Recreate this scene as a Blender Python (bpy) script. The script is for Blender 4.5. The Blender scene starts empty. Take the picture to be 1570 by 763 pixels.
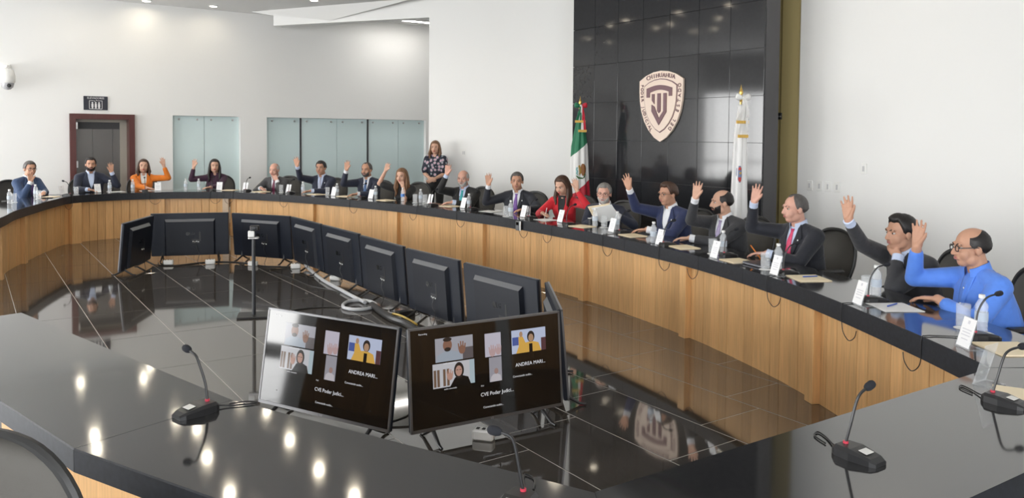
import bpy, bmesh, math, random
from mathutils import Vector, Matrix, Euler
from mathutils.bvhtree import BVHTree

random.seed(7)
SC = bpy.context.scene
COL = SC.collection
PI = math.pi

# ------------------------------------------------------------------ camera
cam_data = bpy.data.cameras.new('camera')
cam = bpy.data.objects.new('camera', cam_data)
COL.objects.link(cam)
cam_data.sensor_width = 36.0
cam_data.lens = 1220.0 / 1570.0 * 36.0
cam_data.shift_y = -127.5 / 1570.0
cam_data.clip_start = 0.05
cam_data.clip_end = 200
PITCH, ROLL = math.atan(47 / 1220.0), 0.008
_f = Vector((0, math.cos(PITCH), -math.sin(PITCH)))
_r0 = Vector((1, 0, 0))
_u0 = _r0.cross(_f)
_r = _r0 * math.cos(ROLL) + _u0 * math.sin(ROLL)
_u = _u0 * math.cos(ROLL) - _r0 * math.sin(ROLL)
_m = Matrix((_r, _u, -_f)).transposed().to_4x4()
_m.translation = Vector((0, 0, 1.75))
cam.matrix_world = _m
SC.camera = cam

# ------------------------------------------------------------------ world, daylight, exposure
world = bpy.data.worlds.new('sky')
SC.world = world
world.use_nodes = True
_nt = world.node_tree
_bg = _nt.nodes['Background']
_tc = _nt.nodes.new('ShaderNodeTexCoord')
_sx = _nt.nodes.new('ShaderNodeSeparateXYZ')
_rp = _nt.nodes.new('ShaderNodeValToRGB')
_nt.links.new(_tc.outputs['Generated'], _sx.inputs[0])
_nt.links.new(_sx.outputs['Z'], _rp.inputs[0])
_rp.color_ramp.elements[0].position = 0.0
_rp.color_ramp.elements[0].color = (0.80, 0.84, 0.86, 1)
_rp.color_ramp.elements[1].position = 0.6
_rp.color_ramp.elements[1].color = (0.62, 0.76, 1.0, 1)
_nt.links.new(_rp.outputs[0], _bg.inputs[0])
_bg.inputs[1].default_value = 5.0
SC.view_settings.view_transform = 'Standard'
SC.view_settings.look = 'None'
SC.view_settings.gamma = 1.0
SC.view_settings.use_curve_mapping = False
SC.view_settings.exposure = 0.08
SC.cycles.max_bounces = 10
SC.cycles.diffuse_bounces = 5
SC.cycles.glossy_bounces = 5
SC.cycles.transmission_bounces = 8
SC.cycles.transparent_max_bounces = 10
SC.cycles.caustics_reflective = False
SC.cycles.caustics_refractive = False
SC.cycles.sample_clamp_indirect = 6.0


def window_light(name, loc, rot, sx, sy, power, color=(1.0, 0.98, 0.95)):
    """Daylight entering through one of the room's windows."""
    l = bpy.data.lights.new(name, 'AREA')
    l.shape = 'RECTANGLE'
    l.size, l.size_y = sx, sy
    l.energy = power
    l.color = color
    o = bpy.data.objects.new(name, l)
    o.location = loc
    o.rotation_euler = rot
    COL.objects.link(o)
    return o


# windows of the left wall (x = -12) and of the wall behind the photographer (y = -5)
for _i, _yy in enumerate((3.2, 7.4, 11.2)):
    window_light('window_daylight', (-12.1, _yy, 1.60), Euler((0, -PI / 2, 0)), 3.0, 3.4, 300)
for _i, _xx in enumerate((-7.5, -2.5, 2.5)):
    window_light('window_daylight', (_xx, -5.1, 2.1), Euler((PI / 2, 0, 0)), 3.8, 3.3, 230)

# ------------------------------------------------------------------ helpers
MATS = {}


def mat(name, col=(0.8, 0.8, 0.8), rough=0.5, metal=0.0, ior=1.5, spec=0.5, trans=0.0, emit=None, estr=0.0,
        noise=None, alpha=1.0, coat=0.0, randval=0.0, sheen=0.0, bump=0.0, bscale=200.0, bdist=0.002):
    """noise = (scale, amount, stretch xyz): soft value variation of the thing's own colour."""
    if name in MATS:
        return MATS[name]
    m = bpy.data.materials.new(name)
    m.use_nodes = True
    nt = m.node_tree
    b = nt.nodes['Principled BSDF']
    b.inputs['Base Color'].default_value = (*col, 1)
    b.inputs['Roughness'].default_value = rough
    b.inputs['Metallic'].default_value = metal
    b.inputs['IOR'].default_value = ior
    b.inputs['Specular IOR Level'].default_value = spec
    b.inputs['Transmission Weight'].default_value = trans
    b.inputs['Alpha'].default_value = alpha
    b.inputs['Coat Weight'].default_value = coat
    b.inputs['Sheen Weight'].default_value = sheen
    if emit:
        b.inputs['Emission Color'].default_value = (*emit, 1)
        b.inputs['Emission Strength'].default_value = estr
    last = None
    if noise:
        sc, amt, st = noise
        tc = nt.nodes.new('ShaderNodeTexCoord')
        mp = nt.nodes.new('ShaderNodeMapping')
        mp.inputs['Scale'].default_value = st
        nz = nt.nodes.new('ShaderNodeTexNoise')
        nz.inputs['Scale'].default_value = sc
        nz.inputs['Detail'].default_value = 5
        nt.links.new(tc.outputs['Object'], mp.inputs[0])
        nt.links.new(mp.outputs[0], nz.inputs['Vector'])
        mr = nt.nodes.new('ShaderNodeMapRange')
        mr.inputs['From Min'].default_value = 0.25
        mr.inputs['From Max'].default_value = 0.75
        mr.inputs['To Min'].default_value = 1 - amt
        mr.inputs['To Max'].default_value = 1 + amt
        nt.links.new(nz.outputs['Fac'], mr.inputs['Value'])
        last = mr.outputs[0]
    if randval:
        oi = nt.nodes.new('ShaderNodeObjectInfo')
        mr = nt.nodes.new('ShaderNodeMapRange')
        mr.inputs['To Min'].default_value = 1 - randval
        mr.inputs['To Max'].default_value = 1 + randval
        nt.links.new(oi.outputs['Random'], mr.inputs['Value'])
        if last is not None:
            mu = nt.nodes.new('ShaderNodeMath')
            mu.operation = 'MULTIPLY'
            nt.links.new(last, mu.inputs[0])
            nt.links.new(mr.outputs[0], mu.inputs[1])
            last = mu.outputs[0]
        else:
            last = mr.outputs[0]
    if last is not None:
        hs = nt.nodes.new('ShaderNodeHueSaturation')
        hs.inputs['Color'].default_value = (*col, 1)
        nt.links.new(last, hs.inputs['Value'])
        nt.links.new(hs.outputs[0], b.inputs['Base Color'])
    if bump:
        nz2 = nt.nodes.new('ShaderNodeTexNoise')
        nz2.inputs['Scale'].default_value = bscale
        tc2 = nt.nodes.new('ShaderNodeTexCoord')
        nt.links.new(tc2.outputs['Object'], nz2.inputs['Vector'])
        bp = nt.nodes.new('ShaderNodeBump')
        bp.inputs['Strength'].default_value = bump
        bp.inputs['Distance'].default_value = bdist
        nt.links.new(nz2.outputs['Fac'], bp.inputs['Height'])
        nt.links.new(bp.outputs[0], b.inputs['Normal'])
    MATS[name] = m
    return m


def tag(o, label=None, cat=None, group=None, kind=None):
    if label:
        o['label'] = label
    if cat:
        o['category'] = cat
    if group:
        o['group'] = group
    if kind:
        o['kind'] = kind
    return o


def thing(name, loc=(0, 0, 0), rz=0.0, label=None, cat=None, group=None, kind=None):
    o = bpy.data.objects.new(name, None)
    o.empty_display_size = 0.1
    o.location = loc
    o.rotation_euler = (0, 0, rz)
    COL.objects.link(o)
    return tag(o, label, cat, group, kind)


def link(name, me, parent=None):
    o = bpy.data.objects.new(name, me)
    COL.objects.link(o)
    if parent is not None:
        o.parent = parent
    return o


def copy_tree(o, parent=None):
    c = o.copy()
    COL.objects.link(c)
    c.parent = parent
    for ch in list(o.children):
        copy_tree(ch, c)
    return c


class MB:
    """Collects shapes and builds ONE mesh object."""

    def __init__(self):
        self.v, self.f, self.mi = [], [], []
        self.cur = 0

    def add(self, vs, fs):
        k = len(self.v)
        self.v += [tuple(p) for p in vs]
        for f in fs:
            self.f.append(tuple(i + k for i in f))
            self.mi.append(self.cur)
        return self

    def box(self, c, s, R=None):
        hx, hy, hz = s[0] / 2, s[1] / 2, s[2] / 2
        vs = [Vector((x, y, z)) for x in (-hx, hx) for y in (-hy, hy) for z in (-hz, hz)]
        if R is not None:
            vs = [R @ p for p in vs]
        c = Vector(c)
        return self.add([p + c for p in vs], [(0, 1, 3, 2), (4, 6, 7, 5), (0, 4, 5, 1), (2, 3, 7, 6), (0, 2, 6, 4), (1, 5, 7, 3)])

    def rbox(self, c, s, r=0.01, R=None, n=3):
        """box with rounded vertical edges and softened rims"""
        hx, hy, hz = s[0] / 2, s[1] / 2, s[2] / 2
        r = min(r, hx * .98, hy * .98)
        e = min(r * .5, hz * .9)
        prof = []
        for k in range(4):
            cx, cy = ((hx - r, hy - r), (-hx + r, hy - r), (-hx + r, -hy + r), (hx - r, -hy + r))[k]
            for j in range(n + 1):
                a = PI / 2 * (k + j / n)
                prof.append((cx, cy, math.cos(a), math.sin(a)))
        vs = []
        m = len(prof)
        for z, ins in ((-hz, e), (-hz + e, 0), (hz - e, 0), (hz, e)):
            for cx, cy, ca, sa in prof:
                vs.append(Vector((cx + ca * (r - min(ins, r)), cy + sa * (r - min(ins, r)), z)))
        fs = []
        for k in range(3):
            for j in range(m):
                fs.append((k * m + j, k * m + (j + 1) % m, (k + 1) * m + (j + 1) % m, (k + 1) * m + j))
        fs.append(tuple(range(m - 1, -1, -1)))
        fs.append(tuple(range(3 * m, 4 * m)))
        if R is not None:
            vs = [R @ p for p in vs]
        c = Vector(c)
        return self.add([p + c for p in vs], fs)

    def tube(self, path, r, n=8, cap=True, closed=False, flat=None):
        """r: number or list; flat: (normal Vector, factor) squashes the section along that normal"""
        P = [Vector(p) for p in path]
        m = len(P)
        rs = r if isinstance(r, (list, tuple)) else [r] * m
        ref = None
        vs, fs = [], []
        for i, p in enumerate(P):
            if closed:
                t = (P[(i + 1) % m] - P[i - 1]).normalized()
            else:
                t = (P[min(i + 1, m - 1)] - P[max(i - 1, 0)]).normalized()
            if ref is None:
                ref = Vector((0, 0, 1)) if abs(t.z) < 0.9 else Vector((1, 0, 0))
            a = (ref - t * ref.dot(t))
            if a.length < 1e-6:
                a = t.orthogonal()
            a.normalize()
            b = t.cross(a)
            ref = a
            for j in range(n):
                an = 2 * PI * j / n
                d = (a * math.cos(an) + b * math.sin(an)) * rs[i]
                if flat:
                    nn, kf = flat
                    d = d - nn * (d.dot(nn) * (1 - kf))
                vs.append(p + d)
        for i in range(m - (0 if closed else 1)):
            i2 = (i + 1) % m
            for j in range(n):
                j2 = (j + 1) % n
                fs.append((i * n + j, i * n + j2, i2 * n + j2, i2 * n + j))
        if cap and not closed:
            fs.append(tuple(range(n - 1, -1, -1)))
            fs.append(tuple((m - 1) * n + j for j in range(n)))
        return self.add(vs, fs)

    def lathe(self, prof, c=(0, 0, 0), n=16, R=None):
        """prof: (r, z) from bottom to top; closes onto the axis at r = 0"""
        vs, fs = [], []
        c = Vector(c)
        for r, z in prof:
            for j in range(n):
                a = 2 * PI * j / n
                p = Vector((r * math.cos(a), r * math.sin(a), z))
                vs.append(c + (R @ p if R is not None else p))
        for i in range(len(prof) - 1):
            for j in range(n):
                j2 = (j + 1) % n
                fs.append((i * n + j, i * n + j2, (i + 1) * n + j2, (i + 1) * n + j))
        fs.append(tuple(range(n - 1, -1, -1)))
        fs.append(tuple((len(prof) - 1) * n + j for j in range(n)))
        return self.add(vs, fs)

    def cone(self, p0, p1, r0, r1, n=12, k=4):
        """rounded cone (capsule with two radii)"""
        p0, p1 = Vector(p0), Vector(p1)
        d = p1 - p0
        L = d.length
        if L < 1e-6:
            d = Vector((0, 0, 1))
        R = Vector((0, 0, 1)).rotation_difference(d.normalized()).to_matrix()
        pr = []
        for i in range(k + 1):
            a = -PI / 2 + (PI / 2) * i / k
            pr.append((max(r0 * math.cos(a), 1e-4), r0 * math.sin(a)))
        for i in range(k + 1):
            a = (PI / 2) * i / k
            pr.append((max(r1 * math.cos(a), 1e-4), L + r1 * math.sin(a)))
        return self.lathe(pr, p0, n, R)

    def ell(self, c, r, n=14, m=10, R=None):
        vs, fs = [], []
        c = Vector(c)
        for i in range(m + 1):
            e = -PI / 2 + PI * i / m
            for j in range(n):
                a = 2 * PI * j / n
                ce = max(math.cos(e), 1e-3)
                p = Vector((r[0] * ce * math.cos(a), r[1] * ce * math.sin(a), r[2] * math.sin(e)))
                vs.append(c + (R @ p if R is not None else p))
        for i in range(m):
            for j in range(n):
                j2 = (j + 1) % n
                fs.append((i * n + j, i * n + j2, (i + 1) * n + j2, (i + 1) * n + j))
        fs.append(tuple(range(n - 1, -1, -1)))
        fs.append(tuple(m * n + j for j in range(n)))
        return self.add(vs, fs)

    def prism(self, poly, z0, z1, R=None, c=(0, 0, 0)):
        n = len(poly)
        vs = [Vector((x, y, z0)) for x, y in poly] + [Vector((x, y, z1)) for x, y in poly]
        c = Vector(c)
        vs = [c + (R @ p if R is not None else p) for p in vs]
        fs = [tuple(range(n - 1, -1, -1)), tuple(range(n, 2 * n))]
        for j in range(n):
            j2 = (j + 1) % n
            fs.append((j, j2, n + j2, n + j))
        return self.add(vs, fs)

    def grid(self, rows, closed=False):
        m = len(rows[0])
        vs = [p for r in rows for p in r]
        fs = []
        for i in range(len(rows) - 1):
            for j in range(m if closed else m - 1):
                j2 = (j + 1) % m
                fs.append((i * m + j, i * m + j2, (i + 1) * m + j2, (i + 1) * m + j))
        return self.add(vs, fs)

    def loft(self, rings):
        """closed rings -> closed solid"""
        m = len(rings[0])
        self_k = len(self.v)
        self.grid(rings, closed=True)
        self.f.append(tuple(self_k + j for j in range(m - 1, -1, -1)))
        self.mi.append(self.cur)
        self.f.append(tuple(self_k + (len(rings) - 1) * m + j for j in range(m)))
        self.mi.append(self.cur)
        return self

    def mesh(self, name, mats, smooth=False, xf=None):
        me = bpy.data.meshes.new(name)
        vs = self.v if xf is None else [tuple(xf @ Vector(p)) for p in self.v]
        me.from_pydata(vs, [], self.f)
        if not isinstance(mats, (list, tuple)):
            mats = [mats]
        for m in mats:
            me.materials.append(m)
        me.polygons.foreach_set('material_index', self.mi)
        me.update()
        bm = bmesh.new()
        bm.from_mesh(me)
        bmesh.ops.recalc_face_normals(bm, faces=bm.faces)
        bm.to_mesh(me)
        bm.free()
        if smooth:
            me.polygons.foreach_set('use_smooth', [True] * len(me.polygons))
            if smooth != 'full':
                me.set_sharp_from_angle(angle=math.radians(40))
        return me

    def build(self, name, mats, parent=None, smooth=False, world=False):
        xf = None
        if world and parent is not None:
            p = parent
            M = Matrix.Identity(4)
            while p is not None:
                M = Matrix.LocRotScale(p.location, p.rotation_euler, p.scale) @ M
                p = p.parent
            xf = M.inverted()
        return link(name, self.mesh(name, mats, smooth, xf), parent)


def catmull(P, n=12):
    P = [Vector(p) for p in P]
    out = []
    for i in range(len(P) - 1):
        p0, p1, p2, p3 = P[max(i - 1, 0)], P[i], P[i + 1], P[min(i + 2, len(P) - 1)]
        for k in range(n):
            t = k / n
            out.append(0.5 * ((2 * p1) + (p2 - p0) * t + (2 * p0 - 5 * p1 + 4 * p2 - p3) * t * t + (3 * p1 - p0 - 3 * p2 + p3) * t ** 3))
    out.append(P[-1])
    return out


def text_mesh(body, size, depth, name, m, parent=None, align='CENTER', M=None):
    c = bpy.data.curves.new(name, 'FONT')
    c.body = body
    c.size = size
    c.extrude = depth
    c.align_x = align
    c.align_y = 'CENTER'
    c.resolution_u = 3
    o = bpy.data.objects.new(name, c)
    COL.objects.link(o)
    dg = bpy.context.evaluated_depsgraph_get()
    me = bpy.data.meshes.new_from_object(o.evaluated_get(dg))
    bpy.data.objects.remove(o)
    bpy.data.curves.remove(c)
    me.materials.clear()
    me.materials.append(m)
    if M is not None:
        me.transform(M)
    return link(name, me, parent)


# ------------------------------------------------------------------ materials of the place
M_WALL = mat('wall_paint', (0.84, 0.84, 0.83), 0.65, noise=(0.7, 0.012, (1, 1, 1)))
M_CEIL = mat('ceiling_paint', (0.80, 0.80, 0.79), 0.7)
M_TILE = mat('floor_tile_polished', (0.062, 0.054, 0.046), 0.045, ior=2.45, noise=(2.2, 0.22, (1, 1, 1)), randval=0.12)
M_GROUT = mat('grout', (0.55, 0.53, 0.50), 0.6)
M_GRANITE = mat('black_granite', (0.022, 0.022, 0.023), 0.07, ior=2.15, noise=(60, 0.35, (1, 1, 1)))
M_GEDGE = mat('honed_granite_edge', (0.014, 0.016, 0.021), 0.5, spec=0.35, ior=1.5, noise=(45, 0.35, (1, 1, 1)))
M_WALLSTONE = mat('wall_granite', (0.022, 0.023, 0.026), 0.07, ior=1.5, noise=(25, 0.1, (1, 1, 1)), randval=0.10)
M_WOOD = mat('oak_board', (0.66, 0.385, 0.165), 0.42, noise=(7, 0.16, (9, 9, 0.5)), randval=0.09)
M_WOODP = mat('oak_post', (0.66, 0.385, 0.165), 0.42, noise=(7, 0.14, (9, 9, 0.5)))
M_BLACK = mat('black_plastic', (0.012, 0.012, 0.013), 0.38)
M_DARK = mat('dark_plastic', (0.028, 0.03, 0.034), 0.45)
M_WHITE = mat('white_plastic', (0.82, 0.82, 0.80), 0.4)
M_STEEL = mat('brushed_steel', (0.55, 0.55, 0.55), 0.3, metal=1.0)
M_GOLD = mat('gold_metal', (0.72, 0.48, 0.14), 0.3, metal=1.0)
M_GLASSG = mat('tinted_glass', (0.66, 0.79, 0.80), 0.12, spec=0.6, noise=(0.8, 0.03, (1, 1, 1)))
M_LAMP = mat('lamp_glow', (1, 1, 1), 0.5, emit=(1.0, 0.88, 0.68), estr=80.0)
M_RIM = mat('lamp_rim', (0.85, 0.85, 0.84), 0.4)
M_BROWN = mat('mahogany_frame', (0.085, 0.022, 0.020), 0.35, noise=(6, 0.15, (6, 6, 0.6)))
M_OLIVE = mat('olive_lacquer', (0.44, 0.36, 0.17), 0.4)
M_DKGREY = mat('dark_grey_paint', (0.055, 0.055, 0.06), 0.5)
# ------------------------------------------------------------------ the setting
A2 = Vector((-0.567, 0.824))          # one tile direction, also that of the stone wall and the right wall
B2 = Vector((0.824, 0.567))           # the other one, also that of the far wall
ZC = 4.2                              # ceiling height

INNER = [(-5.55, 8.0), (-5.89, 9.13), (-6.25, 10.0), (-6.5, 10.85), (-6.7, 11.6), (-6.82, 12.4), (-6.38, 13.0), (-5.65, 13.38),
         (-4.87, 13.46), (-4.16, 13.16), (-3.2, 12.60), (-1.7, 11.44), (-.41, 10.02), (.09, 9.37), (.48, 8.76), (.72, 8.38),
         (1.05, 7.76), (1.47, 6.87), (1.77, 5.98), (1.95, 5.2), (2.07, 4.1), (2.1, 3.45)]
NEAR_IN = [(-2.7, 4.36), (-1.04, 2.95), (.24, 2.20), (2.05, 3.41)]


def in_poly(p, poly):
    c = False
    n = len(poly)
    for i in range(n):
        x1, y1 = poly[i]
        x2, y2 = poly[i - 1]
        if (y1 > p[1]) != (y2 > p[1]) and p[0] < (x2 - x1) * (p[1] - y1) / (y2 - y1) + x1:
            c = not c
    return c


ROOM = [(-12, -5), (9.0, -5), (9.0, 1.85), (-2, 21), (-12, 21)]
floor = tag(MB().box((-1.5, 8, -0.0215), (21.5, 26.6, 0.04)).build('floor', M_GROUT), kind='structure')
ring = [Vector(p) for p in INNER] + [Vector(p) for p in reversed(NEAR_IN)]
_cx = Vector((-2.2, 7.8))
ring_big = [tuple(_cx + (p - _cx) * 1.10) for p in ring]
TU, TV_ = 0.5455, 1.091
tile_me = MB().rbox((0, 0, -0.005), (TU - 0.005, TV_ - 0.005, 0.010), 0.003, n=1).mesh('floor_tile', M_TILE)
rest = MB()
_rng = random.Random(3)
stag = {3: 3.54, 4: 3.80, 5: 3.0}
tile_rot = math.atan2(B2.y, B2.x)
TR = Matrix.Rotation(tile_rot, 3, 'Z')
for k in range(-26, 30):
    u = 0.385 + TU * (k + 0.5)
    v0 = stag.get(k, _rng.choice((0.0, 0.27, 0.545, 0.82)))
    for j in range(-16, 26):
        v = v0 % TV_ + TV_ * (j + 0.5)
        c = B2 * u + A2 * v
        if not (-12.0 < c.x < 8.9 and -4.9 < c.y < 20.5):
            continue
        if in_poly(c, ring_big):
            o = link('floor_tile', tile_me, floor)
            o.location = (c.x, c.y, 0)
            o.rotation_euler = (0, 0, tile_rot)
        else:
            q = TR @ Vector((0, 0, 0))
            hx, hy = (TU - 0.005) / 2, (TV_ - 0.005) / 2
            rest.add([Vector((c.x, c.y, 0)) + TR @ Vector(p) for p in ((-hx, -hy, 0), (hx, -hy, 0), (hx, hy, 0), (-hx, hy, 0))], [(0, 1, 2, 3)])
tag(rest.build('outer_floor_tiles', M_TILE, floor), kind='stuff')


def wall_seg(name, p, q, z0, z1, th, m=M_WALL, parent=None):
    """vertical slab from p to q (plan); thickness grows to the left of p->q"""
    p, q = Vector(p), Vector(q)
    d = (q - p).normalized()
    n = Vector((-d.y, d.x)) * th
    poly = [p, q, q + n, p + n]
    mb = MB().prism([tuple(v) for v in poly], z0, z1)
    o = mb.build(name, m, parent)
    return o


# far wall, along B2; the left end at x = -12; openings: elevator door and two glazed bays
FW0 = Vector((-5.0, 16.7))


def fw(t, off=0.0):
    return FW0 + B2 * t + Vector((-B2.y, B2.x)) * off


def fw_box(mb, t0, t1, z0, z1, o0, o1):
    mb.prism([tuple(fw(t0, o0)), tuple(fw(t1, o0)), tuple(fw(t1, o1)), tuple(fw(t0, o1))], z0, z1)


T_DOOR = (-3.765, -2.68)      # wall parameter of the door opening
T_G1 = (-1.99, -0.69)
T_G2 = (-0.145, 3.60)
GT = 2.08
mb = MB()
cuts = [-8.4, T_DOOR[0], T_DOOR[1], T_G1[0], T_G1[1], T_G2[0], T_G2[1], 7.0]
for i in range(0, 8, 2):
    fw_box(mb, cuts[i], cuts[i + 1], 0, ZC + .4, 0, 0.3)
for a, b in (T_DOOR, T_G1, T_G2):
    fw_box(mb, a, b, GT, ZC + .4, 0, 0.3)
tag(mb.build('wall_far', M_WALL), 'white far wall with the elevator door and glazed bays', kind='structure')

# elevator doorway
dr = thing('door_1', (*fw(sum(T_DOOR) / 2), 0), math.atan2(B2.y, B2.x), 'mahogany framed doorway with grey steel elevator doors', kind='structure')
hw = (T_DOOR[1] - T_DOOR[0]) / 2
for nm, c, s in (('door_jamb', (-hw + .05, .10, GT / 2), (.10, .38, GT)), ('door_jamb', (hw - .05, .10, GT / 2), (.10, .38, GT)),
                 ('door_head', (0, .10, GT - .05), (2 * hw - .2, .38, .10))):
    MB().box(c, s).build(nm, M_BROWN, dr)
for zz in (1.86, 1.15):
    MB().box((-hw + .115, -.06, zz), (.03, .03, .12)).build('hinge', M_STEEL, dr)
M_LIFT = mat('elevator_steel', (0.16, 0.155, 0.15), 0.35, metal=0.7)
lw = 2 * hw - .2
MB().box((lw / 2 - .06, .2, GT / 2), (.12, .04, GT)).build('steel_jamb', mat('beige_steel', (0.36, .33, .28), .4), dr)
MB().box((0, .2, GT - .10), (lw, .04, .10)).build('steel_head', mat('beige_steel'), dr)
for x0, x1, yy in ((-lw / 2, -lw / 2 + .30, .22), (-lw / 2 + .305, -lw / 2 + .64, .23), (-lw / 2 + .645, lw / 2 - .12, .24)):
    MB().box(((x0 + x1) / 2, yy, (GT - .28) / 2), (x1 - x0, .03, GT - .28)).build('elevator_panel', M_LIFT, dr)
MB().box((0, .26, GT / 2), (lw, .02, GT)).build('shaft_back', M_DKGREY, dr)

# glazed bays: frameless tinted panes with small steel clips at the head
for wi, (a, b), joints in ((1, T_G1, [0.0, .47, 1.0]), (2, T_G2, [0.0, .20, .42, .615, .82, 1.0])):
    w = thing('window_%d' % wi, (*fw((a + b) / 2), 0), math.atan2(B2.y, B2.x),
              ('narrow' if wi == 1 else 'wide') + ' bay of frosted blue green glass panes', kind='structure')
    L = b - a
    dark = {2: (1, 3)}.get(wi, ())
    for k in range(len(joints) - 1):
        x0, x1 = -L / 2 + L * joints[k] + .004, -L / 2 + L * joints[k + 1] - .004
        pane = MB().box(((x0 + x1) / 2, .10, GT / 2), (x1 - x0, .012, GT - .01)).build('pane', M_GLASSG, w)
        for cx in (x0 + .13, x1 - .13):
            MB().lathe([(.02, 0), (.02, .02), (.012, .026)], (cx, .094, GT - .07), 10, Matrix.Rotation(PI / 2, 3, 'X')).build('glass_clip', M_STEEL, pane)
    for k in dark:
        MB().box((-L / 2 + L * joints[k], .088, GT / 2), (.035, .03, GT)).build('mullion', M_DKGREY, w)
    MB().box((0, .2, GT / 2), (L, .02, GT)).build('backing_screen', mat('pale_screen', (0.45, 0.58, 0.59), .6), w)
    MB().box((0, .04, .004), (L, .26, .008)).build('window_sill', M_STEEL, w)

# white wall (with the wide opening under its header) on which the standing woman leans
W0 = Vector((-1.55, 14.8))
WD = Vector((-3.26, 1.30)).normalized()
Wn = Vector((WD.y, -WD.x))            # away from the camera
if Wn.y < 0:
    Wn = -Wn
HZ = 3.91


def wpoly(a, b, th):
    p, q = W0 + WD * a, W0 + WD * b
    return [tuple(p), tuple(q), tuple(q + Wn * th), tuple(p + Wn * th)]


mb = MB()
mb.prism(wpoly(-6.4, 0, .25), 0, ZC + .5)
mb.prism(wpoly(0, 3.52, .25), HZ, ZC + .5)
tag(mb.build('wall_middle', M_WALL), 'white wall with a tall opening beside the flag', kind='structure')

tag(MB().box((.5, 17.6, (ZC + .5) / 2), (.2, 6.6, ZC + .5)).build('wall_recess', M_WALL), kind='structure')

# black stone wall behind the flags: a block faced with polished slabs
GR0 = Vector((2.95, 9.38))            # its right front corner
GW = 3.565
gw_root = thing('wall_stone', (*GR0, 0), math.atan2(A2.y, A2.x), 'free standing wall faced with polished black stone slabs', kind='structure')
# local x runs along A2 (away from the camera), local y points to the left = towards the room
mb = MB().box((GW / 2, -.155, (ZC + .2) / 2), (GW, .25, ZC + .2))
mb.build('stone_core', mat('stone_grey', (0.060, 0.058, 0.062), 0.35, noise=(4, .08, (1, 1, 1))), gw_root)
ncol, nrow = 7, 8
cw, rh = GW / ncol, 0.56
slab_me = MB().rbox((0, 0, 0), (cw - .004, rh - .004, .03), .003, Matrix.Rotation(PI / 2, 3, 'X'), n=1).mesh('stone_slab', M_WALLSTONE)
for i in range(ncol):
    for j in range(nrow):
        o = link('stone_slab', slab_me, gw_root)
        o.location = (cw * (i + .5), -.015, rh * (j + .5))

# right wall, parallel to the stone wall, with the olive door beside the stone
RW0 = Vector((3.51, 9.77))
rw = wall_seg('wall_right', RW0 + A2 * 0.0, RW0 - A2 * 13, 0, ZC + .5, .25)
tag(rw, 'plain white wall along the right side of the room', kind='structure')
od = thing('door_2', (*(RW0 + B2 * .02), 0), math.atan2(A2.y, A2.x), 'tall olive lacquered door with a dark lever plate', kind='structure')
MB().box((.55, -.03, ZC / 2 + .25), (1.10, .05, ZC + .5)).build('door_leaf', M_OLIVE, od)
MB().box((.285, -.002, ZC / 2), (.012, .012, ZC)).build('door_joint', mat('olive_shadow_gap', (.16, .125, .045), .6), od)
hp = MB().rbox((.32, .01, 2.015), (.13, .02, .085), .006).build('lever_plate', M_BLACK, od)
MB().box((.30, .04, 2.01), (.10, .018, .016)).build('lever', M_STEEL, hp)
MB().box((2.70, -.03, ZC / 2 + .25), (3.2, .05, ZC + .5)).build('door_side_panel', M_OLIVE, od)
tag(MB().prism([tuple(RW0 - A2 * t + B2 * o) for t, o in ((0.0, -.015), (12.5, -.015), (12.5, .002), (0.0, .002))], 0, .10)
    .build('baseboard_right', mat('walnut_board', (.10, .045, .022), .4)), kind='structure')

# left wall with windows, wall behind the photographer
mb = MB()
ys = [-5.2, 1.5, 4.9, 5.7, 9.1, 9.5, 12.9, 14.6]
for i in range(0, 8, 2):
    mb.box((-12.15, (ys[i] + ys[i + 1]) / 2, ZC / 2), (.3, ys[i + 1] - ys[i], ZC))
mb.box((-12.15, 4.7, .05), (.3, 19.8, .10))
mb.box((-12.15, 4.7, (ZC + 3.1) / 2), (.3, 19.8, ZC - 3.1))
tag(mb.build('wall_left', M_WALL), kind='structure')
for i in range(3):
    y0, y1 = ys[i * 2 + 1], ys[i * 2 + 2]
    w = thing('window_%d' % (i + 3), (-12.0, (y0 + y1) / 2, .10), 0, kind='structure')
    for yy in (-1.68, -.56, .56, 1.68):
        MB().box((-.03, yy, 1.5), (.06, .05, 3.0)).build('mullion', M_STEEL, w)
    for zz in (.02, .9, 2.98):
        MB().box((-.03, 0, zz), (.05, 3.36, .05)).build('transom', M_STEEL, w)
mb = MB()
xs = [-12.2, -9.4, -5.6, -4.4, -.6, .6, 4.4, 9.2]
for i in range(0, 8, 2):
    mb.box(((xs[i] + xs[i + 1]) / 2, -5.15, ZC / 2), (xs[i + 1] - xs[i], .3, ZC))
mb.box((-1.5, -5.15, .22), (21.4, .3, .44))
mb.box((-1.5, -5.15, ZC - .22), (21.4, .3, .44))
tag(mb.build('wall_behind', M_WALL), kind='structure')
tag(MB().box((9.15, -1.6, ZC / 2), (.3, 7.2, ZC)).build('wall_near_right', M_WALL), kind='structure')

# ceiling: lower field over the left part, its free edge runs along A2; higher field to the right
tag(MB().box((-1.5, 8.0, ZC + .34), (21.6, 27, .08)).build('ceiling', M_CEIL), kind='structure')
E0 = Vector((-3.95, 17.42))
e1 = E0 - A2 * 25
# lower field with a bright rectangular light well
CQ = Vector((-1.77, 14.45))
e1 = CQ - A2 * 23
LOWC = [(-12.2, 18.0), (-5.05, 17.2), tuple(CQ), tuple(e1), (-12.2, -5.2)]
lo = MB().prism(LOWC, ZC, ZC + .14)
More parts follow.
